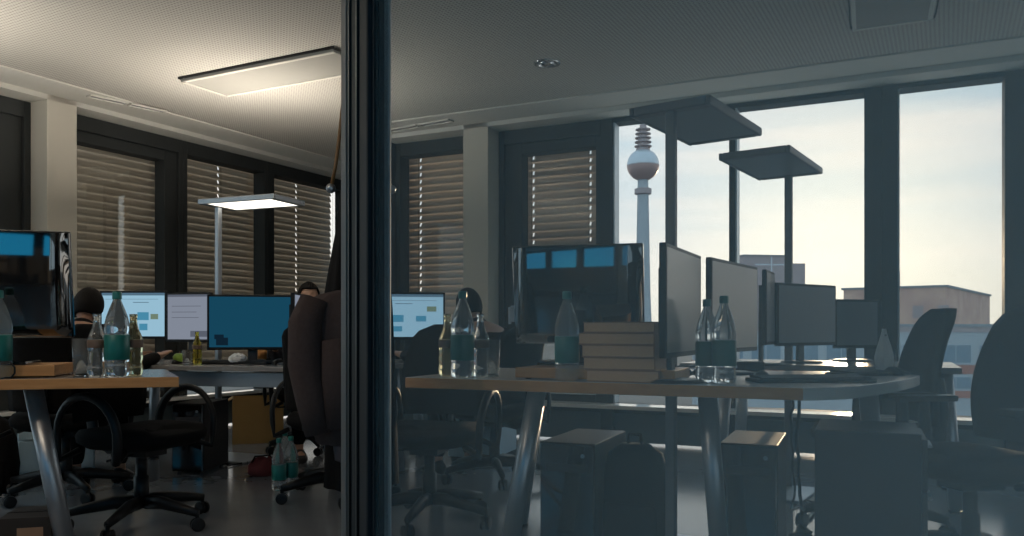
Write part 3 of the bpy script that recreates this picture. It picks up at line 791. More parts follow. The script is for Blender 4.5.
tumbler('clear tumbler on the left desk beside three bottles', *on_edge(81.5, .12), DESK, 0.155, 0.036)
wb('water bottle half cut off by the left edge of the photo', on_edge(-1.5, .045), 1.03)
wb('large water bottle among small bottles right of the dark post', on_edgeR(462.5, .07), 1.03)
small_bottle('small amber-tinted bottle beside the office chair back behind glass', *on_edgeR(447.5, .13), DESK, 'small glass drink bottles', glass_amber)
small_bottle('small clear glass bottle in front of the person behind glass', *on_edgeR(480.5, .13), DESK, 'small glass drink bottles', glass_clear)
tumbler('clear tumbler right of the bottle group behind the glass', *on_edgeR(492, .17), DESK, 0.15, 0.034)
wb('water bottle standing alone beside the stacked books', on_edgeR(567, .055), 1.0)
wb('left one of two dim bottles before the unlit monitors', on_edgeR(707, .16), 0.90)
wb('right one of two dim bottles before the unlit monitors', on_edgeR(724, .12), 0.93)
p = lvl(279, 490, 0); wb('floor bottle at the left front of three beneath the desk', p, 0.90, 0)
p = lvl(291, 487, 0); wb('floor bottle at the right of three beneath the desk', p, 0.90, 0)
p = lvl(285, 480, 0); wb('floor bottle at the back of three beneath the desk', p, 0.90, 0)
p = lvl(197, 364.3, DESKB); small_bottle('yellow-brown bottle on the grey desk beside the dark blue screen', p.x, p.y, DESKB, 'small glass drink bottles', glass_olive, 0.80)
p = lvl(187, 364.3, DESKB); tumbler('clear tumbler next to the yellow-brown bottle on grey desk', p.x, p.y, DESKB, 0.09, 0.03)

# ------------------------------------------------------------------ books
aB = aR
bw = 0.235
bk0 = on_edgeR(586, 0.045)
zz = DESK
specs = [(0.40, 0.0, 0.044), (0.27, -0.012, 0.046), (0.275, -0.018, 0.046), (0.285, -0.03, 0.044), (0.27, -0.012, 0.040)]
names = ['bottom', 'second from the bottom', 'middle', 'second from the top', 'top']
for i in range(5):
    wd, dx, th = specs[i]
    if i == 0: wd = 0.275
    t = thing('book', f'thick pale brown book, {names[i]} of the five-book stack', 'book', (bk0.x, bk0.y, zz), aB + (-0.03, 0.02, -0.015, 0.03, 0.0)[i], 'thick books stacked on the desk')
    b = MB(); b.box(dx, dx + wd, 0.0, 0.20, 0, 0.004); b.box(dx, dx + wd, 0.0, 0.20, th - 0.004, th); b.box(dx + wd - 0.004, dx + wd, 0, 0.20, 0.004, th - .004)
    b.build('cover', book_cover, t, bevel=0.001)
    b = MB(); b.box(dx + 0.003, dx + wd - 0.004, 0.003, 0.197, 0.004, th - 0.004); b.build('pages', book_paper, t)
    zz += th
# a curling paper folder beside the stack
fp = on_edgeR(628, 0.03)
t = thing('paper_folder', 'brown paper folder with a curled corner at the book stack', 'folder', (fp.x, fp.y, DESK), aB)
b = MB()
b.grid(lambda u, v: Vector((0.02 + u * 0.10 , 0.0 + v * 0.21, 0.002 + 0.05 * max(0, u - .35) ** 2.0)), 12, 6)
b.build('sheet', book_cover, t, solid=0.003, smooth=True)

# ------------------------------------------------------------------ keyboards, mice and small desk things
def keyboard(label, x, y, rz, z=DESK, w=0.44):
    t = thing('keyboard', label, 'keyboard', (x, y, z), rz, 'black computer keyboards')
    b = MB(); b.prism([(-w / 2, -.07), (w / 2, -.07), (w / 2, .07), (-w / 2, .07)], 0, 0.014); b.build('case', black_plastic, t, bevel=0.004)
    b = MB()
    for r in range(5):
        for c in range(15):
            xx = -w / 2 + .014 + c * (w - .028) / 15; yy = -.062 + r * .0248
            b.box(xx, xx + (w - .028) / 15 - .003, yy, yy + .021, .014, .019 + r * .0012)
    b.build('keys', key_dark, t)
    return t
def mouse(label, x, y, rz, z=DESK, m=black_plastic):
    t = thing('computer_mouse', label, 'mouse', (x, y, z), rz, 'computer mice')
    b = MB(); rings = []
    for j in range(7):
        a = j / 6; k = math.cos(a * PI / 2 * .96); h = math.sin(a * PI / 2) * .036
        rings.append([(.031 * k * math.cos(2 * PI * i / 20), .055 * k * math.sin(2 * PI * i / 20) + .004 * a, h) for i in range(20)])
    b.loft(rings); b.build('shell', m, t, smooth=True)
    b = MB(); b.tube([(-.004, .03, .031), (.004, .03, .031)], .006, 10); b.build('wheel', dark_metal, t)
    return t
p = lvl(238, 364.2, DESKB); keyboard('black keyboard below the dark blue screen on the grey desk', p.x, p.y + .03, ang_b, DESKB, .47)
p = lvl(277, 364.6, DESKB); mouse('black mouse right of the keyboard under dark blue screen', p.x, p.y + .02, ang_b, DESKB)
p = lvl(812, 382, DESK); keyboard('black keyboard near the front corner of the desk behind glass', p.x, p.y + .02, aR + .5)
p = lvl(762, 380, DESK); mouse('dark mouse left of the keyboard behind the glass', p.x, p.y, aR)
p = lvl(868, 375, DESK); keyboard('black keyboard at the rounded far end of the desk', p.x, p.y, aR + .9, w=.36)
p = lvl(893, 375, DESK); mouse('dark mouse at the rounded far end of the desk', p.x, p.y, aR + .8)
p = lvl(179, 363.6, DESKB)
t = thing('apple', 'green apple on the grey desk beside the tumbler', 'apple', (p.x, p.y, DESKB))
b = MB(); b.lathe([(0.004, 0.0), (0, .012), (0.004, .024), (.022, .036), (.045, .037), (.062, .026), (.066, .014), (.060, 0)], 20); b.build('fruit', apple_green, t, smooth=True)
b = MB(); b.tube([(0, 0, .058), (.003, 0, .07), (.007, 0, .078)], .0022, 6); b.build('stem', orange_wood, t)
def crumple(label, x, y, z, r, m, seed):
    rnd = random.Random(seed); b = MB(); b.ball((0, 0, r * .62), (r, r * .85, r * .62), 16)
    for v in b.bm.verts: v.co += Vector((rnd.uniform(-1, 1), rnd.uniform(-1, 1), rnd.uniform(-1, 1))) * r * .10; v.co.z = max(v.co.z, 0)
    o = b.build('crumpled_paper', m); o.location = (x, y, z); return tag(o, label, 'paper')
p = atz(244, 5.15, 0); crumple('crumpled white paper behind the keyboard on the grey desk', p.x, p.y - .12, DESKB, .055, white_paper, 3)
p = lvl(288, 363, DESKB)
t = thing('notepad', 'tan notepad lying at the right of the grey desk', 'notepad', (p.x, p.y, DESKB), ang_b + .3)
b = MB(); b.box(-.075, .075, -.1, .1, 0, .008); b.build('pages', book_paper, t, bevel=.001)
b = MB(); b.box(-.076, .076, .08, .101, .0005, .0095); b.build('binding', brown_label, t)
for i, (px, py, col, lab) in enumerate(((262, 359, 'beech', 'wooden pen cup behind the keyboard on the grey desk'), (272, 358.5, 'dark', 'dark pen cup behind the mouse on the grey desk'))):
    p = lvl(px, py, DESKB); t = thing('pen_cup', lab, 'pen cup', (p.x, p.y, DESKB))
    b = MB(); b.lathe([(0, 0), (0, .034), (.085, .036), (.085, .033), (.004, .031), (.004, 0)], 20); b.build('cup', beech if col == 'beech' else dark_metal, t, smooth=True)
    for k, (a, m) in enumerate(((.3, red_cloth), (2.2, orange_wood), (4.1, white_paper))):
        b = MB(); b.tube([(0.012 * math.cos(a), .012 * math.sin(a), .005), (.03 * math.cos(a), .03 * math.sin(a), .13)], .004, 6); b.build('pen', m, t)
# white paper bag on the rounded end of the desk
p = atz(884, 3.42, 0)
t = thing('paper_bag', 'white pinched paper bag standing against the wide mullion', 'paper bag', (p.x, p.y, DESK), .3)
b = MB(); rings = []
for z, wx, wy in ((0, .028, .03), (.04, .036, .036), (.075, .04, .036), (.11, .034, .026), (.15, .022, .014), (.185, .012, .007), (.195, .012, .005)):
    rings.append([(wx * math.cos(2 * PI * i / 14) * (1 + .08 * math.sin(3 * i)), wy * math.sin(2 * PI * i / 14), z) for i in range(14)])
bag_m = bpy.data.materials.new('thin_paper'); bag_m.use_nodes = True; n_ = bag_m.node_tree; n_.nodes.clear()
d_ = n_.nodes.new('ShaderNodeBsdfDiffuse'); d_.inputs[0].default_value = (.9, .9, .9, 1); r_ = n_.nodes.new('ShaderNodeBsdfTranslucent'); r_.inputs[0].default_value = (.9, .9, .88, 1)
m_ = n_.nodes.new('ShaderNodeMixShader'); m_.inputs[0].default_value = .6; o_ = n_.nodes.new('ShaderNodeOutputMaterial')
n_.links.new(d_.outputs[0], m_.inputs[1]); n_.links.new(r_.outputs[0], m_.inputs[2]); n_.links.new(m_.outputs[0], o_.inputs[0])
b.loft(rings); b.build('bag', bag_m, t, smooth=False)
b = MB(); b.tube([(-.013, 0, .168), (.0, .011, .168), (.014, 0, .168), (0, -.011, .168), (-.013, 0, .168)], .003, 6); b.build('tie', dark_metal, t)
# docking station and papers among the dim monitors
p = lvl(745, 372, DESK)
t = thing('docking_station', 'dark docking box between the dim bottles and monitors', 'docking station', (p.x, p.y + .1, DESK), aR + .2)
b = MB(); b.box(-.11, .11, -.05, .05, 0, .045); b.build('case', black_plastic, t, bevel=.006)
b = MB(); b.box(-.09, -.05, -.0515, -.05, .015, .028); b.box(-.03, -.01, -.0515, -.05, .015, .028); b.build('ports', alu, t)
p = lvl(690, 378, DESK)
cb = MB(); rnd = random.Random(5)
pts = []
for i in range(60):
    a = i * .55; r = .05 + .025 * math.sin(i * 1.7); pts.append((r * math.cos(a) * 1.8, r * math.sin(a) * .8, .008 + .02 * (1 + math.sin(i * .9))))
cb.tube(pts, .004, 6); o = cb.build('cable', glossy_black, smooth=True); o.location = (p.x, p.y + .05, DESK); tag(o, 'tangled black cable on the desk beside the book stack', 'cable')
# cable loop hanging at the left bottle
p = on_edge(13, .02)
cb = MB(); cb.tube([(-.02, .0, .055), (.0, -.01, .06), (.014, -.012, .045), (.014, -.012, .022), (.0, -.012, .006), (-.05, -.005, .005), (-.10, .0, .005)], .0035, 6)
o = cb.build('cable', black_plastic, smooth=True); o.location = (p.x, p.y, DESK); tag(o, 'thin black cable looping beside the left-edge bottle', 'cable')

# ------------------------------------------------------------------ things on the floor
def pedestal(label, x, y, rz, w, d, h, m, hm, group=None, plinth=black_plastic):
    t = thing('drawer_pedestal', label, 'drawer unit', (x, y, 0), rz, group)
    b = MB(); b.box(-w / 2, w / 2, -d / 2 + .018, d / 2, .04, h); b.build('body', m, t, bevel=.004)
    b = MB(); b.box(-w / 2 + .02, w / 2 - .02, -d / 2 + .03, d / 2 - .02, 0, .04); b.build('plinth', plinth, t)
    hs = [.06, .06 + (h - .08) * .36, .06 + (h - .08) * .68, h - .012]
    for i in range(3):
        b = MB(); b.box(-w / 2 + .006, w / 2 - .006, -d / 2, -d / 2 + .017, hs[i], hs[i + 1] - .006); dr = b.build('drawer', m, t, bevel=.003)
        b = MB(); b.box(-.07, .07, -d / 2 - .02, -d / 2 - .001, hs[i + 1] - .045, hs[i + 1] - .035); b.build('handle', hm, dr, bevel=.002)
    return t
p = atz(40, 5.0, 0)
pedestal('pale blue drawer unit under the desk at left', p.x, p.y + .2, math.radians(28), .42, .5, .62, cabinet_blue, dark_metal)
p = atz(499, 5.6, 0)
pedestal('pale blue drawer unit behind the glass, near the slanted desk leg', p.x - .12, p.y + .2, math.radians(-20), .34, .5, .62, cabinet_blue, dark_metal)
p = atz(873, 2.62, 0)
pedestal('dark drawer unit on the floor below the rounded desk end', p.x + .065, p.y + .17, math.radians(66), .36, .34, .595, dark_metal, alu)

def pc_tower(label, x, y, rz, w=.2, d=.45, h=.44):
    t = thing('computer_tower', label, 'computer tower', (x, y, 0), rz, 'black computer towers')
    b = MB(); b.box(-w / 2, w / 2, -d / 2 + .015, d / 2, .015, h); b.build('case', black_plastic, t, bevel=.004)
    b = MB(); b.box(-w / 2 + .004, w / 2 - .004, -d / 2, -d / 2 + .014, .02, h - .005); fr = b.build('front_panel', glossy_black, t, bevel=.006)
    b = MB(); b.lathe([(0, .009), (.003, .008)], 12); 
    bmesh.ops.transform(b.bm, matrix=Matrix.Translation((w * .3, -d / 2 - .0005, h - .05)) @ Matrix.Rotation(PI / 2, 4, 'X'), verts=b.bm.verts); b.build('power_button', alu, fr)
    b = MB(); b.box(-w * .38, w * .38, -d / 2 - .0012, -d / 2 - .0002, h - .12, h - .085); b.build('drive_slot', dark_metal, fr)
    for sx in (-1, 1):
        for sy in (-1, 1):
            b = MB(); b.lathe([(0, .014), (.0155, .014)], 10, (sx * (w / 2 - .03), sy * (d / 2 - .05), 0)); b.build('foot', black_plastic, t)
    return t
p = atz(201, 5.35, 0); pc_tower('black computer tower under the back desk beside the cardboard box', p.x, p.y, ang_b + .2, .21, .40, .455)
p = atz(596, 3.55, 0); pc_tower('dark computer tower under the desk beside the slanted leg behind glass', p.x - .05, p.y, aR, .24, .5, .46)
p = atz(745, 3.35, 0); pc_tower('dark computer tower beside the blue-edged leg behind the glass', p.x + .04, p.y, aR, .22, .45, .48)
# backpack under the desk
p = atz(635, 3.45, 0)
def backpack(label, x, y, rz, s=1.0):
    t = thing('backpack', label, 'backpack', (x, y, 0), rz, 'black backpacks'); 
    b = MB(); rings = []
    for z, wx, wy in ((0, .12, .07), (.02, .155, .10), (.15, .165, .115), (.3, .15, .10), (.4, .115, .075), (.44, .06, .04)):
        rings.append([(wx * math.copysign(abs(math.cos(2 * PI * i / 24)) ** .6, math.cos(2 * PI * i / 24)), wy * math.copysign(abs(math.sin(2 * PI * i / 24)) ** .6, math.sin(2 * PI * i / 24)), z) for i in range(24)])
    b.loft(rings); b.build('bag_body', dark_cloth, t, smooth=True)
    b = MB(); rings = []
    for z, wx, wy in ((.03, .10, .03), (.05, .12, .04), (.18, .12, .04), (.2, .10, .03)):
        rings.append([(wx * math.cos(2 * PI * i / 20), -.105 + wy * math.sin(2 * PI * i / 20), z) for i in range(20)])
    b.loft(rings); b.build('front_pocket', black_fabric, t, smooth=True)
    b = MB(); b.tube([(-.03, 0, .43), (-.025, 0, .48), (.025, 0, .48), (.03, 0, .43)], .008, 8); b.build('carry_loop', black_fabric, t, smooth=True)
    return t
backpack('black backpack on the floor under the desk behind the glass', p.x, p.y, aR)
p = lvl(-2, 492, 0); backpack('black backpack on the floor at the left edge', p.x - .07, p.y, .3)
# low carton by the left leg
p = lvl(30, 556, 0)
t = thing('carton', 'dark carton with pale label at foot of the left desk', 'carton', (p.x, p.y, 0), .26)
b = MB(); b.box(-.10, .095, -.06, .18, 0, .17); b.build('box', mat('dark_carton', (.03, .022, .018), .8, noise=.2), t, bevel=.003)
b = MB(); b.box(-.03, .065, -.0612, -.0602, .06, .13); b.build('paper_label', book_cover, t)
b = MB(); b.box(-.1005, .0955, .055, .065, .1695, .1715); b.build('lid_gap', black_plastic, t)
# cardboard box by the window wall
p = atz(258, 6.7, 0)
t = thing('cardboard_box', 'tan cardboard box on the floor below the window', 'box', (p.x, p.y, 0), math.radians(18))
w, d, h = .40, .32, .37
b = MB(); b.box(-w / 2, w / 2, -d / 2, -d / 2 + .006, 0, h); b.box(-w / 2, w / 2, d / 2 - .006, d / 2, 0, h); b.box(-w / 2, -w / 2 + .006, -d / 2 + .006, d / 2 - .006, 0, h); b.box(w / 2 - .006, w / 2, -d / 2 + .006, d / 2 - .006, 0, h); b.box(-w / 2, w / 2, -d / 2, d / 2, 0, .006)
b.build('box_body', cardboard, t)
for sx in (-1, 1):
    b = MB(); M = Matrix.Translation((sx * w / 2, 0, h)) @ Matrix.Rotation(sx * .6, 4, 'Y'); b.box(0 if sx > 0 else -.13, .13 if sx > 0 else 0, -d / 2, d / 2, 0, .005, M); b.build('flap', cardboard, t)
# dark red bag
p = lvl(261, 477, 0)
t = thing('shoulder_bag', 'dark red bag on the floor beside the bottles', 'bag', (p.x, p.y + .06, 0), .2)
b = MB(); rings = []
for z, k in ((0, .85), (.015, 1), (.06, .98), (.1, .7), (.115, .3)):
    rings.append([(.1 * k * math.cos(2 * PI * i / 20), .06 * k * math.sin(2 * PI * i / 20), z + .008 * math.sin(i * 1.3) * (z > .02)) for i in range(20)])
b.loft(rings); b.build('bag_body', red_cloth, t, smooth=True)
b = MB(); b.tube([(-.07, -.02, .085), (-.05, -.05, .13), (.04, -.05, .135), (.08, -.03, .08)], .006, 6); b.build('strap', dark_cloth, t, smooth=True)
# cables on the floor
def floor_cable(label, pts, r=.006):
    b = MB(); P = []
    for i in range(len(pts) - 1):
        for k in range(6): P.append(Vector(pts[i]).lerp(Vector(pts[i + 1]), k / 6) + Vector((random.uniform(-.006, .006), random.uniform(-.006, .006), 0)))
    P.append(Vector(pts[-1])); b.tube(P, r, 6); o = b.build('cable', black_plastic, smooth=True); return tag(o, label, 'cable')
q = lambda px, py: lvl(px, py, 0.008)
floor_cable('black cable on the floor left of the dark red bag', [q(225, 452), q(232, 458), q(240, 456), q(247, 462), q(228, 466), q(222, 460)])
hp = atz(800, 3.6, .70)
floor_cable('bundle cable dropping from the desk corner to the floor', [hp, atz(797, 3.6, .4), atz(802, 3.6, .15), q(806, 517), q(818, 510), q(800, 526), q(812, 532), q(790, 535)], .008)
hp = atz(794, 3.7, .70)
floor_cable('thin cable hanging beside the dark drawer unit', [hp, atz(791, 3.7, .45), atz(795, 3.7, .2), q(792, 508), q(806, 500), q(816, 503)], .006)

# ------------------------------------------------------------------ coat stand, coats
sx0 = atz(361, 2.75, 0)
t = thing('coat_stand', 'bentwood coat stand behind the dark post', 'coat stand', (sx0.x, sx0.y, 0))
b = MB(); b.lathe([(0.02, .024), (1.72, .02), (1.78, .028), (1.80, .01)], 14); b.build('pole', orange_wood, t, smooth=True)
for k in range(4):
    a = PI + k * PI / 2 + .1; c, s = math.cos(a), math.sin(a)
    b = MB(); b.tube([(.018 * c, .018 * s, 1.62), (.03 * c, .03 * s, 1.72), (.045 * c, .045 * s, 1.80), (.055 * c, .055 * s, 1.77), (.07 * c, .07 * s, 1.62), (.085 * c, .085 * s, 1.50), (.10 * c, .10 * s, 1.42)], .0065, 8); ar = b.build('hook_arm', orange_wood, t, smooth=True)
    b = MB(); b.ball((.102 * c, .102 * s, 1.415), .017, 12); b.build('knob', alu, ar, smooth=True)
    b = MB(); b.tube([(.02 * c, .02 * s, .17), (.14 * c, .14 * s, .07), (.25 * c, .25 * s, .013)], .012, 8); b.build('foot', orange_wood, t, smooth=True)

def hang(name, label, m, rings, loc, seg=28, folds=.012, extra=None):
    t = thing(name, label, 'jacket' if 'jacket' in name else 'coat', loc)
    b = MB(); R = []
    for (z, cx, rx, ry) in rings:
        ring = []
        for i in range(seg):
            a = 2 * PI * i / seg; w = 1 + folds / max(rx, .03) * math.sin(a * 7 + z * 3) * .8
            ring.append((cx + rx * w * math.cos(a), ry * w * math.sin(a), z))
        R.append(ring)
    b.loft(R); b.build('body', m, t, smooth=True)
    return t
# long dark coat on the peg
tc_ = hang('dark_coat', 'long black coat hanging from the stand beside the dark post', dark_cloth,
     [(1.70, .0, .012, .03), (1.60, .0, .045, .05), (1.45, -.0, .06, .09), (1.30, -.0, .075, .12), (1.12, -.005, .10, .15), (1.0, -.01, .115, .15), (.7, -.0, .11, .15), (.40, .0, .12, .16)], (sx0.x + 0.0, sx0.y + .02, 0))
b = MB(); b.tube([(-.0, -.02, 1.70), (.0, -.03, 1.74), (.0, -.015, 1.76)], .006, 6); b.build('hanging_loop', dark_cloth, tc_, smooth=True)
jk = atz(338, 2.62, 0)
tj = hang('brown_jacket', 'brown jacket with draped sleeve hanging left of the dark post', brown_cloth,
     [(1.06, .06, .05, .03), (1.045, .03, .085, .06), (1.0, .00, .125, .085), (.92, -.005, .135, .09), (.80, -.0, .135, .09), (.70, .01, .13, .09), (.62, .03, .115, .085), (.56, .04, .10, .075)], (jk.x, jk.y, 0))
b = MB(); b.tube([(-.06, -.07, 1.03), (-.085, -.085, .95), (-.085, -.09, .82), (-.065, -.09, .70), (-.045, -.09, .60)], [.045, .055, .055, .048, .04], 14, .8); b.build('sleeve', brown_cloth, tj, smooth=True)
b = MB(); b.tube([(.0, -.10, .90), (.02, -.105, .78), (.035, -.10, .62)], [.03, .05, .05], 12, .45); b.build('front_panel', brown_cloth, tj, smooth=True)
b = MB(); b.tube([(.06, -.02, 1.05), (.06, 0, 1.09), (.07, .03, 1.06)], .02, 8); b.build('collar', dark_cloth, tj, smooth=True)
lin_ = MB(); lin_.tube([(.04, -.05, .60), (.05, -.06, .53), (.075, -.05, .50)], [.05, .05, .02], 12, .5); lin_.build('lining', stripe_cloth, tj, smooth=True)

# ------------------------------------------------------------------ people
def skin_mesh(verts, edges, radii, sub=2, root=0):
    me = bpy.data.meshes.new('tmp'); me.from_pydata(verts, edges, []); o = bpy.data.objects.new('tmp', me); C.objects.link(o)
    md = o.modifiers.new('s', 'SKIN'); md.use_smooth_shade = True
    for i, r in enumerate(radii):
        v = me.skin_vertices[0].data[i]; v.radius = (r, r) if not isinstance(r, tuple) else r; v.use_root = (i == root)
    if sub:
        sd = o.modifiers.new('u', 'SUBSURF'); sd.levels = sub; sd.render_levels = sub
    dg = bpy.context.evaluated_depsgraph_get(); dg.update()
    out = bpy.data.meshes.new_from_object(o.evaluated_get(dg))
    bpy.data.objects.remove(o); return out

def chain_mesh(chains, sub=2):
    """chains: list of (list of (point, radius)); chains start at an existing point when the first entry is an int (index)"""
    V, E, R = [], [], []
    for ch in chains:
        prev = None
        for it in ch:
            if isinstance(it, int): prev = it; continue
            V.append(it[0]); R.append(it[1])
            if prev is not None: E.append((prev, len(V) - 1))
            prev = len(V) - 1
    return skin_mesh(V, E, R, sub)

def person(label, loc, rz, hand_r, hand_l, shirt, face_dir=0.0, group=None, trousers=None, lean=0.0, scale=1.0):
    t = thing('person', label, 'person', loc, rz, group)
    PV = Vector((0, 0, .60)); RM = Matrix.Rotation(-lean, 3, 'X')
    def unlean(P):
        v = Vector(P) / scale - PV; return tuple(PV + RM.inverted() @ v)
    hand_r, hand_l = unlean(hand_r), unlean(hand_l)
    def lean_mesh(me):
        for v in me.vertices:
            k = max(0.0, min(1.0, (v.co.z - .60) / .12))
            if k > 0: v.co = v.co.lerp(PV + RM @ (v.co - PV), k)

    HZ_ = 1.215
    torso = [((0, -.02, .56), (.15, .12)), ((0, -.03, .70), (.135, .105)), ((0, -.02, .86), (.15, .11)), ((0, 0, .99), (.15, .10)), ((0, .015, 1.06), .062), ((0, .03, 1.13), .055)]
    def arm(s, hand):
        sh = Vector((s * .185, 0, 1.0)); el = Vector((s * .25, .06, .76)); wr = Vector(hand); m = el.lerp(wr, .5)
        return sh, el, wr, m
    ch = [torso]; n = 6
    def limb(s, hand, infl=0.0):
        sh, el, wr, m = arm(s, hand)
        return [3, (sh, .058 + infl), (sh.lerp(el, .5), .048 + infl), (el, .042 + infl), (m, .038 + infl), (wr, .027 + infl)]
    ch.append(limb(-1, hand_l)); il = n + 4; n += 5
    ch.append(limb(1, hand_r)); ir = n + 4; n += 5
    def leg(s, infl=0.0): return [0, ((s * .10, .02, .55), .09 + infl), ((s * .13, .25, .55), .075 + infl), ((s * .14, .44, .52), .062 + infl), ((s * .14, .44, .30), .05 + infl), ((s * .14, .42, .10), .038 + infl)]
    legs = [leg(-1), leg(1)]
    for l in legs: ch.append(l + [((l[-1][0][0], .45, .05), .036), ((l[-1][0][0], .56, .035), .032)])
    n += 14
    for idx, hand, s in ((il, hand_l, -1), (ir, hand_r, 1)):
        w = Vector(hand); el = Vector((s * .25, .06, .76)); f = (w - el).normalized(); side = Vector((f.y, -f.x, 0)).normalized()
        palm = w + f * .05
        ch.append([idx, (palm, (.034, .018))]); pi_ = n; n += 1
        for k, (o_, ln) in enumerate(((-.030, .062), (-.010, .074), (.010, .070), (.029, .055))):
            b0 = palm + f * .035 + side * o_
            ch.append([pi_, (b0, .0095), (b0 + f * ln * .5 + Vector((0, 0, .006)), .0088), (b0 + f * ln + Vector((0, 0, -.014)), .0075)]); n += 3
        th = palm - f * .015 - side * (s * .036)
        ch.append([pi_, (th, .011), (th + f * .03 - side * (s * .016), .010), (th + f * .056 - side * (s * .016), .008)]); n += 3
    body = chain_mesh(ch)
    b = MB(); b.bm.from_mesh(body)
    # head
    cf = Matrix.Rotation(face_dir, 4, 'Z'); hc = Vector((0, .045, HZ_))
    def hp(x, y, z): return hc + (cf @ Vector((x, y, z)))
    b.ball(hc, (.074, .092, .112), 24, cf); b.ball(hp(0, .025, -.055), (.058, .065, .062), 20, cf)
    b.tube([hp(0, .088, .012), hp(0, .104, -.02), hp(0, .088, -.026)], [.008, .015, .012], 8)
    for s in (-1, 1):
        b.ball(hp(s * .076, -.005, -.005), (.011, .022, .034), 10, cf); b.ball(hp(s * .03, .082, .012), .013, 10)
    b.ball(hp(0, .082, -.058), (.024, .012, .008), 10, cf)
    o = b.build('body', skin, t, smooth=True)
    md = o.modifiers.new('r', 'REMESH'); md.mode = 'VOXEL'; md.voxel_size = .0062; md.use_smooth_shade = True
    sm = o.modifiers.new('sm', 'SMOOTH'); sm.iterations = 4; sm.factor = .5
    # hair
    b = MB()
    def hr(u, v):
        a = 2 * PI * u; e = v * 2.25
        lim = 1.0 if math.cos(a) < 0.1 else 0.42 + .58 * max(0, 1 - (math.cos(a) - .1) / .35)
        e *= lim
        x = .083 * math.sin(e) * math.sin(a); y = -.0 + .102 * math.sin(e) * math.cos(a) - .006; z = .122 * math.cos(e) + .006
        return hp(x, y, z)
    b.grid(hr, 28, 12); b.build('hair', hair_mat, t, smooth=True, solid=.012)
    # eyes
    for s in (-1, 1):
        b = MB(); b.ball(hp(s * .03, .0905, .012), .0065, 8); b.build('eye', black_plastic, t, smooth=True)
    # clothes
    i_ = .014
    tor = [((0, -.02, .52), (.165, .135)), ((0, -.03, .70), (.15, .12)), ((0, -.02, .86), (.165, .125)), ((0, 0, .98), (.165, .115)), ((0, .018, 1.06), .085), ((0, .03, 1.115), .066)]
    sh = [tor] + [limb(-1, hand_l, i_), limb(1, hand_r, i_)]
    me = chain_mesh(sh); o = bpy.data.objects.new('sweater', me); me.materials.append(shirt); C.objects.link(o); o.parent = t
    me = chain_mesh([[((0, -.02, .54), (.165, .13))], leg(-1, .014), leg(1, .014)]); me.materials.append(trousers or dark_cloth); o = bpy.data.objects.new('trousers', me); C.objects.link(o); o.parent = t
    for s in (-1, 1):
        b = MB(); rings = []
        for y, wx, z1 in ((.36, .03, .07), (.40, .042, .10), (.46, .045, .09), (.53, .046, .06), (.585, .036, .04), (.61, .015, .02)):
            rings.append([(s * .14 + wx * math.cos(2 * PI * i / 14), y, max(.0, z1 / 2 + z1 / 2 * math.sin(2 * PI * i / 14))) for i in range(14)])
        b.loft(rings); b.build('shoe', black_plastic, t, smooth=True)
    for ch_ in [x for x in C.objects if x.parent == t and x.name.split('.')[0] in ('body', 'hair', 'eye', 'sweater')]: lean_mesh(ch_.data)
    t.scale = (scale,) * 3
    return t
def to_local(P, loc, rz):
    v = Vector(P) - Vector(loc); c, s = math.cos(-rz), math.sin(-rz); return (v.x * c - v.y * s, v.x * s + v.y * c, v.z)
PL, RL = Vector((-2.50, 4.50, 0)), math.radians(5)
hr_ = atz(158, 5.02, DESKB + .05); hl_ = atz(132, 5.05, DESKB + .05)
person('person in black at the left screens, hand resting by a mouse', PL, RL, to_local(hr_, PL, RL), to_local(hl_, PL, RL), dark_cloth, lean=.42, scale=.93)
mp = atz(176, 5.12, DESKB); mouse('black mouse beside the hand of the person at left screens', mp.x + .02, mp.y, -.5, DESKB)
PR, RR = Vector((-0.12, 4.98, 0)), math.radians(42)
hm = atz(402, 5.33, DESKB + .05); hm2 = atz(425, 5.42, DESKB + .05)
person('person with dark hair behind the bottles, seen through the glass', PR, RR, to_local(hm2, PR, RR), to_local(hm, PR, RR), dark_cloth, face_dir=-.3, lean=.35, scale=.93)
PF, RF = atz(307, 6.15, 0), math.radians(205)
person('person facing the camera, only forehead above the monitors visible', PF, RF, to_local(PF + Vector((-.12, -.42, .80)), PF, RF), to_local(PF + Vector((.12, -.42, .80)), PF, RF), stripe_cloth, lean=.05, scale=.965)
chair('office chair of the half-hidden person behind the dark blue screen', (PF.x, PF.y + .04, 0), RF)

# ------------------------------------------------------------------ the city outside
GZ = -22.0
b = MB(); b.box(-500, 1500, 30, 1600, GZ - 1, GZ); struct(b.build('ground', ground_city))
# television tower
tw = atz(643, 800, 0)
t = thing('television_tower', 'slim television tower with a round ball, seen through the window', 'tower', (tw.x, tw.y, GZ))
g0 = -GZ
zb = CZ + (330 - 165) / F * 800 + g0
b = MB(); b.lathe([(0, 14), (20, 9), (60, 7.4), (zb - 30, 5.6), (zb - 14, 5.2)], 28); b.build('shaft', conc, t, smooth=True)
b = MB(); b.lathe([(zb - 30, 5.5), (zb - 29, 8.5), (zb - 24, 8.5), (zb - 23, 5.5)], 24); b.build('collar', conc_dark, t)
b = MB(); prof = []
R_ = 16.0
for i in range(25):
    a = -PI / 2 + PI * i / 24
    prof.append((zb + R_ * math.sin(a), max(0.0, R_ * math.cos(a))))
lo = [p_ for p_ in prof if p_[0] <= zb - 1.0] + [(zb - 1.0, R_ * .998)]
up_ = [(zb - 1.0, R_ * .998)] + [p_ for p_ in prof if p_[0] > zb - 1.0]
b.lathe(lo, 32); bo = b.build('lower_ball', ball_sunset_tint, t, smooth=True)
b = MB(); b.lathe(up_, 32); b.build('upper_ball', ball_steel, t, smooth=True)
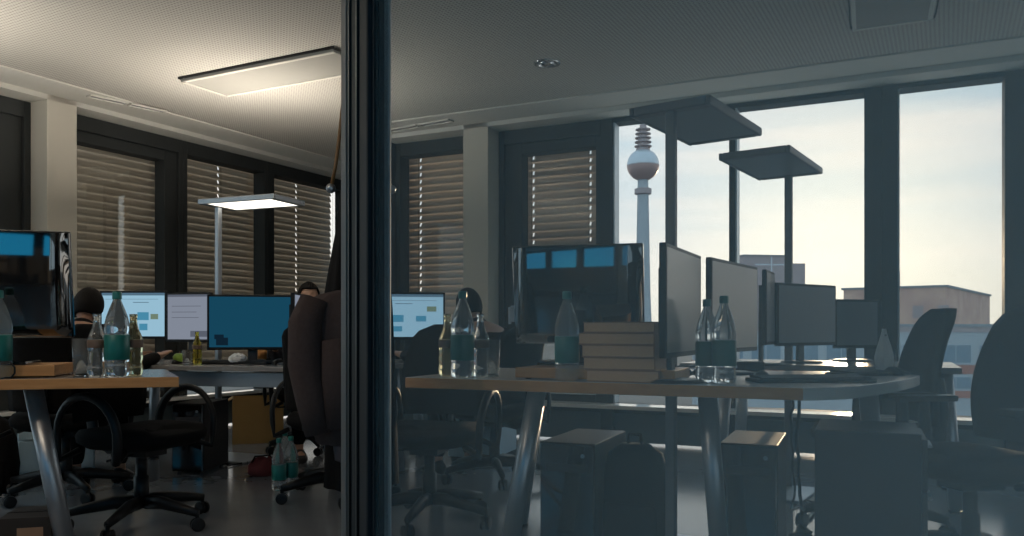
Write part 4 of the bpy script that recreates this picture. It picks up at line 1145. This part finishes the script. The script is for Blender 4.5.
b = MB(); b.lathe([(zb - 1.4, R_ * 1.01), (zb - .6, R_ * 1.01)], 32); b.build('window_ring', conc_dark, t)
b = MB(); z = zb + 14
b.lathe([(z, 7), (z + 2, 7), (z + 3, 5.2), (z + 14, 5.0), (z + 14.2, 3.6), (z + 26, 3.4), (z + 26.2, 1.6), (z + 60, 1.0)], 20)
for k in range(5):
    zz_ = z + 4 + k * 4.2; rr = 8.6 - .3 * k; b.lathe([(zz_, 4.0), (zz_ + .1, rr), (zz_ + 1.0, rr), (zz_ + 1.2, 4.0)], 20)
b.build('antenna', conc_dark, t)

def house(name, label, P, rz, w, d, z0, z1, wall_m, bands, windows=True, group=None, cat='building', roofm=None, floors=(), extra=None):
    t = thing(name, label, cat, (P.x, P.y, GZ), rz, group)
    a, c = z0 - GZ, z1 - GZ
    b = MB(); b.box(-w / 2, w / 2, 0, d, 0, c); b.build('walls', wall_m, t)
    b = MB(); b.box(-w / 2 - .3, w / 2 + .3, -.3, d + .3, c, c + .35); b.build('roof', roofm or roof_grey, t)
    for (zz0, zz1, m) in bands:
        b = MB(); b.box(-w / 2 - .12, w / 2 + .12, -.12, d, zz0 - GZ, zz1 - GZ); b.build('facade_band', m, t)
    for (zz0, zz1, n, frac) in floors:
        for i in range(n):
            x = -w / 2 + (i + .5) * w / n; hw = w / n * frac / 2
            b = MB(); b.box(x - hw, x + hw, -.06, .02, zz0 - GZ, zz1 - GZ); f = b.build('window', conc, t)
            b = MB(); b.box(x - hw + .2, x - .06, -.1, -.06, zz0 - GZ + .15, zz1 - GZ - .15); b.box(x + .06, x + hw - .2, -.1, -.06, zz0 - GZ + .15, zz1 - GZ - .15); b.build('pane', city_glass, f)
    return t
D1 = 95.0
zy = lambda y, d: CZ + (HZ - y) / F * d
c1 = atz(975, D1, 0)
house('office_block', 'long pale block with dark red bands beyond the right window', c1, math.radians(-4), 62, 14, zy(420, D1), zy(327, D1), conc,
      [(zy(374, D1), zy(365, D1), red_band), (zy(398, D1), zy(391, D1), red_band), (zy(332, D1), zy(327, D1), conc_dark)],
      floors=((zy(364, D1), zy(344, D1), 14, .86), (zy(390, D1), zy(376, D1), 14, .86)))
D2 = 130.0
pB = atz(946, D2, 0); wB = 16.0; rB = math.atan2(-.62, .78); pA = pB - Vector((.78, -.62, 0)).normalized() * wB; mid = (pA + pB) / 2
hb = house('brick_block', 'flat-roofed brick block rising behind the pale block', mid, rB, wB, 46, 0, zy(287, D2), brick_facade, [], floors=())
for i, px in enumerate((906, 925, 944)):
    b = MB(); x = -wB / 2 + (px - 865) / 81 * wB; b.box(x - .8, x + .8, -.08, .02, zy(318, D2) - GZ, zy(305, D2) - GZ); b.build('window', conc_dark, hb)
b = MB(); b.tube([(wB * .02, 3, zy(287, D2) - GZ), (wB * .02, 3, zy(268, D2) - GZ)], .12, 6); b.build('mast', conc_dark, hb)
D3 = 240.0
p3 = atz(766, D3, 0)
hc_ = house('apartment_block', 'small stepped block behind the lower floor lamp pole', p3, math.radians(8), 14, 10, 0, zy(256, D3), conc_dark, [])
b = MB(); b.box(-13, -7, 0, 10, 0, zy(262, D3) - GZ); b.box(7, 12.5, 0, 10, 0, zy(263, D3) - GZ); b.build('wing', conc_dark, hc_)
b = MB(); b.box(1.5, 1.9, -.2, 0, zy(276, D3) - GZ, zy(257, D3) - GZ); b.box(-3.5, 6, -.2, 0, zy(265.3, D3) - GZ, zy(264, D3) - GZ); b.build('facade_band', ball_steel, hc_)

# ------------------------------------------------------------------ light
w = bpy.data.worlds.new('World'); bpy.context.scene.world = w; w.use_nodes = True
nt = w.node_tree; nt.nodes.clear(); N = nt.nodes.new; L = nt.links.new
tc = N('ShaderNodeTexCoord'); sp = N('ShaderNodeSeparateXYZ'); L(tc.outputs['Generated'], sp.inputs[0])
rp = N('ShaderNodeValToRGB'); L(sp.outputs['Z'], rp.inputs[0])
els = rp.color_ramp.elements
els[0].position = 0.0; els[0].color = (0.78, 0.70, 0.61, 1)
els[1].position = 1.0; els[1].color = (0.16, 0.26, 0.36, 1)
for pos, col in ((0.06, (0.78, 0.72, 0.65)), (0.13, (0.68, 0.68, 0.67)), (0.20, (0.60, 0.64, 0.66)), (0.29, (0.43, 0.54, 0.60)), (0.5, (0.26, 0.40, 0.50))):
    e = els.new(pos); e.color = col + (1,)
mp_ = N('ShaderNodeMapping'); mp_.inputs['Scale'].default_value = (1.2, 1.2, 14); mp_.inputs['Rotation'].default_value = (0.12, 0.05, 0)
nz = N('ShaderNodeTexNoise'); nz.inputs['Scale'].default_value = 2.2; nz.inputs['Detail'].default_value = 5
L(tc.outputs['Generated'], mp_.inputs[0]); L(mp_.outputs[0], nz.inputs['Vector'])
cr_ = N('ShaderNodeMapRange'); cr_.inputs['From Min'].default_value = .42; cr_.inputs['From Max'].default_value = .72; cr_.inputs['To Min'].default_value = 0; cr_.inputs['To Max'].default_value = .7
L(nz.outputs['Fac'], cr_.inputs['Value'])
mx = N('ShaderNodeMix'); mx.data_type = 'RGBA'; L(cr_.outputs[0], mx.inputs[0]); L(rp.outputs[0], mx.inputs[6]); mx.inputs[7].default_value = (0.92, 0.80, 0.72, 1)
SUN = Vector(((846 - 512) / F, 1, (330 - 268) / F)).normalized()
dt = N('ShaderNodeVectorMath'); dt.operation = 'DOT_PRODUCT'; L(tc.outputs['Generated'], dt.inputs[0]); dt.inputs[1].default_value = SUN
pw = N('ShaderNodeMath'); pw.operation = 'POWER'; pw.use_clamp = True; L(dt.outputs['Value'], pw.inputs[0]); pw.inputs[1].default_value = 70
away = N('ShaderNodeMapRange'); away.interpolation_type = 'SMOOTHSTEP'; L(dt.outputs['Value'], away.inputs['Value'])
away.inputs['From Min'].default_value = 0.72; away.inputs['From Max'].default_value = 0.15; away.inputs['To Min'].default_value = 0; away.inputs['To Max'].default_value = 0.9
bl = N('ShaderNodeMix'); bl.data_type = 'RGBA'; L(away.outputs[0], bl.inputs[0]); L(mx.outputs[2], bl.inputs[6]); bl.inputs[7].default_value = (0.40, 0.54, 0.62, 1)
ad = N('ShaderNodeMix'); ad.data_type = 'RGBA'; ad.blend_type = 'ADD'; L(pw.outputs[0], ad.inputs[0]); L(bl.outputs[2], ad.inputs[6]); ad.inputs[7].default_value = (0.50, 0.38, 0.20, 1)
bg = N('ShaderNodeBackground'); L(ad.outputs[2], bg.inputs[0]); bg.inputs[1].default_value = 1.95
ow = N('ShaderNodeOutputWorld'); L(bg.outputs[0], ow.inputs[0])

def light(kind, name, loc, energy, col, **kw):
    d = bpy.data.lights.new(name, kind); d.energy = energy; d.color = col
    for k, v in kw.items(): setattr(d, k, v)
    o = bpy.data.objects.new(name, d); o.location = loc; C.objects.link(o); return o
s = light('SUN', 'sun', (0, 0, 10), 2.2, (1.0, 0.68, 0.40), angle=math.radians(1.2))
s.rotation_euler = (-SUN).to_track_quat('-Z', 'Y').to_euler()
# unseen warm spots added above the view to light the desk fronts
for i, (x, y, e) in enumerate(((-1.7, 1.1, 8), (-2.7, 1.0, 8))):
    l = light('SPOT', 'fill_spot', (x, y, ZC - .03), e * 4, (1.0, 0.80, 0.60), spot_size=math.radians(120), spot_blend=.7, shadow_soft_size=.06)
    tgt = Vector((-1.9 + i * -.6, 3.1, .3)); l.rotation_euler = (tgt - l.location).to_track_quat('-Z', 'Y').to_euler()
    t = thing('ceiling_light', 'added warm fill spotlight above the view, outside the photo', 'ceiling light', (x, y, ZC), 0, 'added warm fill spotlights')
    b = MB(); b.lathe([(0, 0.09), (-0.006, 0.088), (-0.008, 0.07), (-0.002, 0.062), (0, 0.062)], 28); b.build('ring', chrome, t, smooth=True)

# ------------------------------------------------------------------ camera
cam = bpy.data.cameras.new('camera'); cam.sensor_width = 36; cam.lens = F / 1024 * 36; cam.shift_y = (HZ - 268) / 1024
cam.clip_start = 0.01; cam.clip_end = 4000
co = bpy.data.objects.new('camera', cam); co.location = (0, 0, CZ); co.rotation_euler = (PI / 2, 0, 0); C.objects.link(co)
sc = bpy.context.scene; sc.camera = co
sc.view_settings.view_transform = 'Standard'; sc.view_settings.look = 'None'; sc.view_settings.gamma = 1; sc.view_settings.exposure = 0.0
sc.view_settings.use_curve_mapping = False
sc.cycles.max_bounces = 12; sc.cycles.transparent_max_bounces = 24; sc.cycles.transmission_bounces = 10
sc.cycles.sample_clamp_indirect = 4.0
sc.cycles.use_adaptive_sampling = False
sc.cycles.denoising_prefilter = 'ACCURATE'
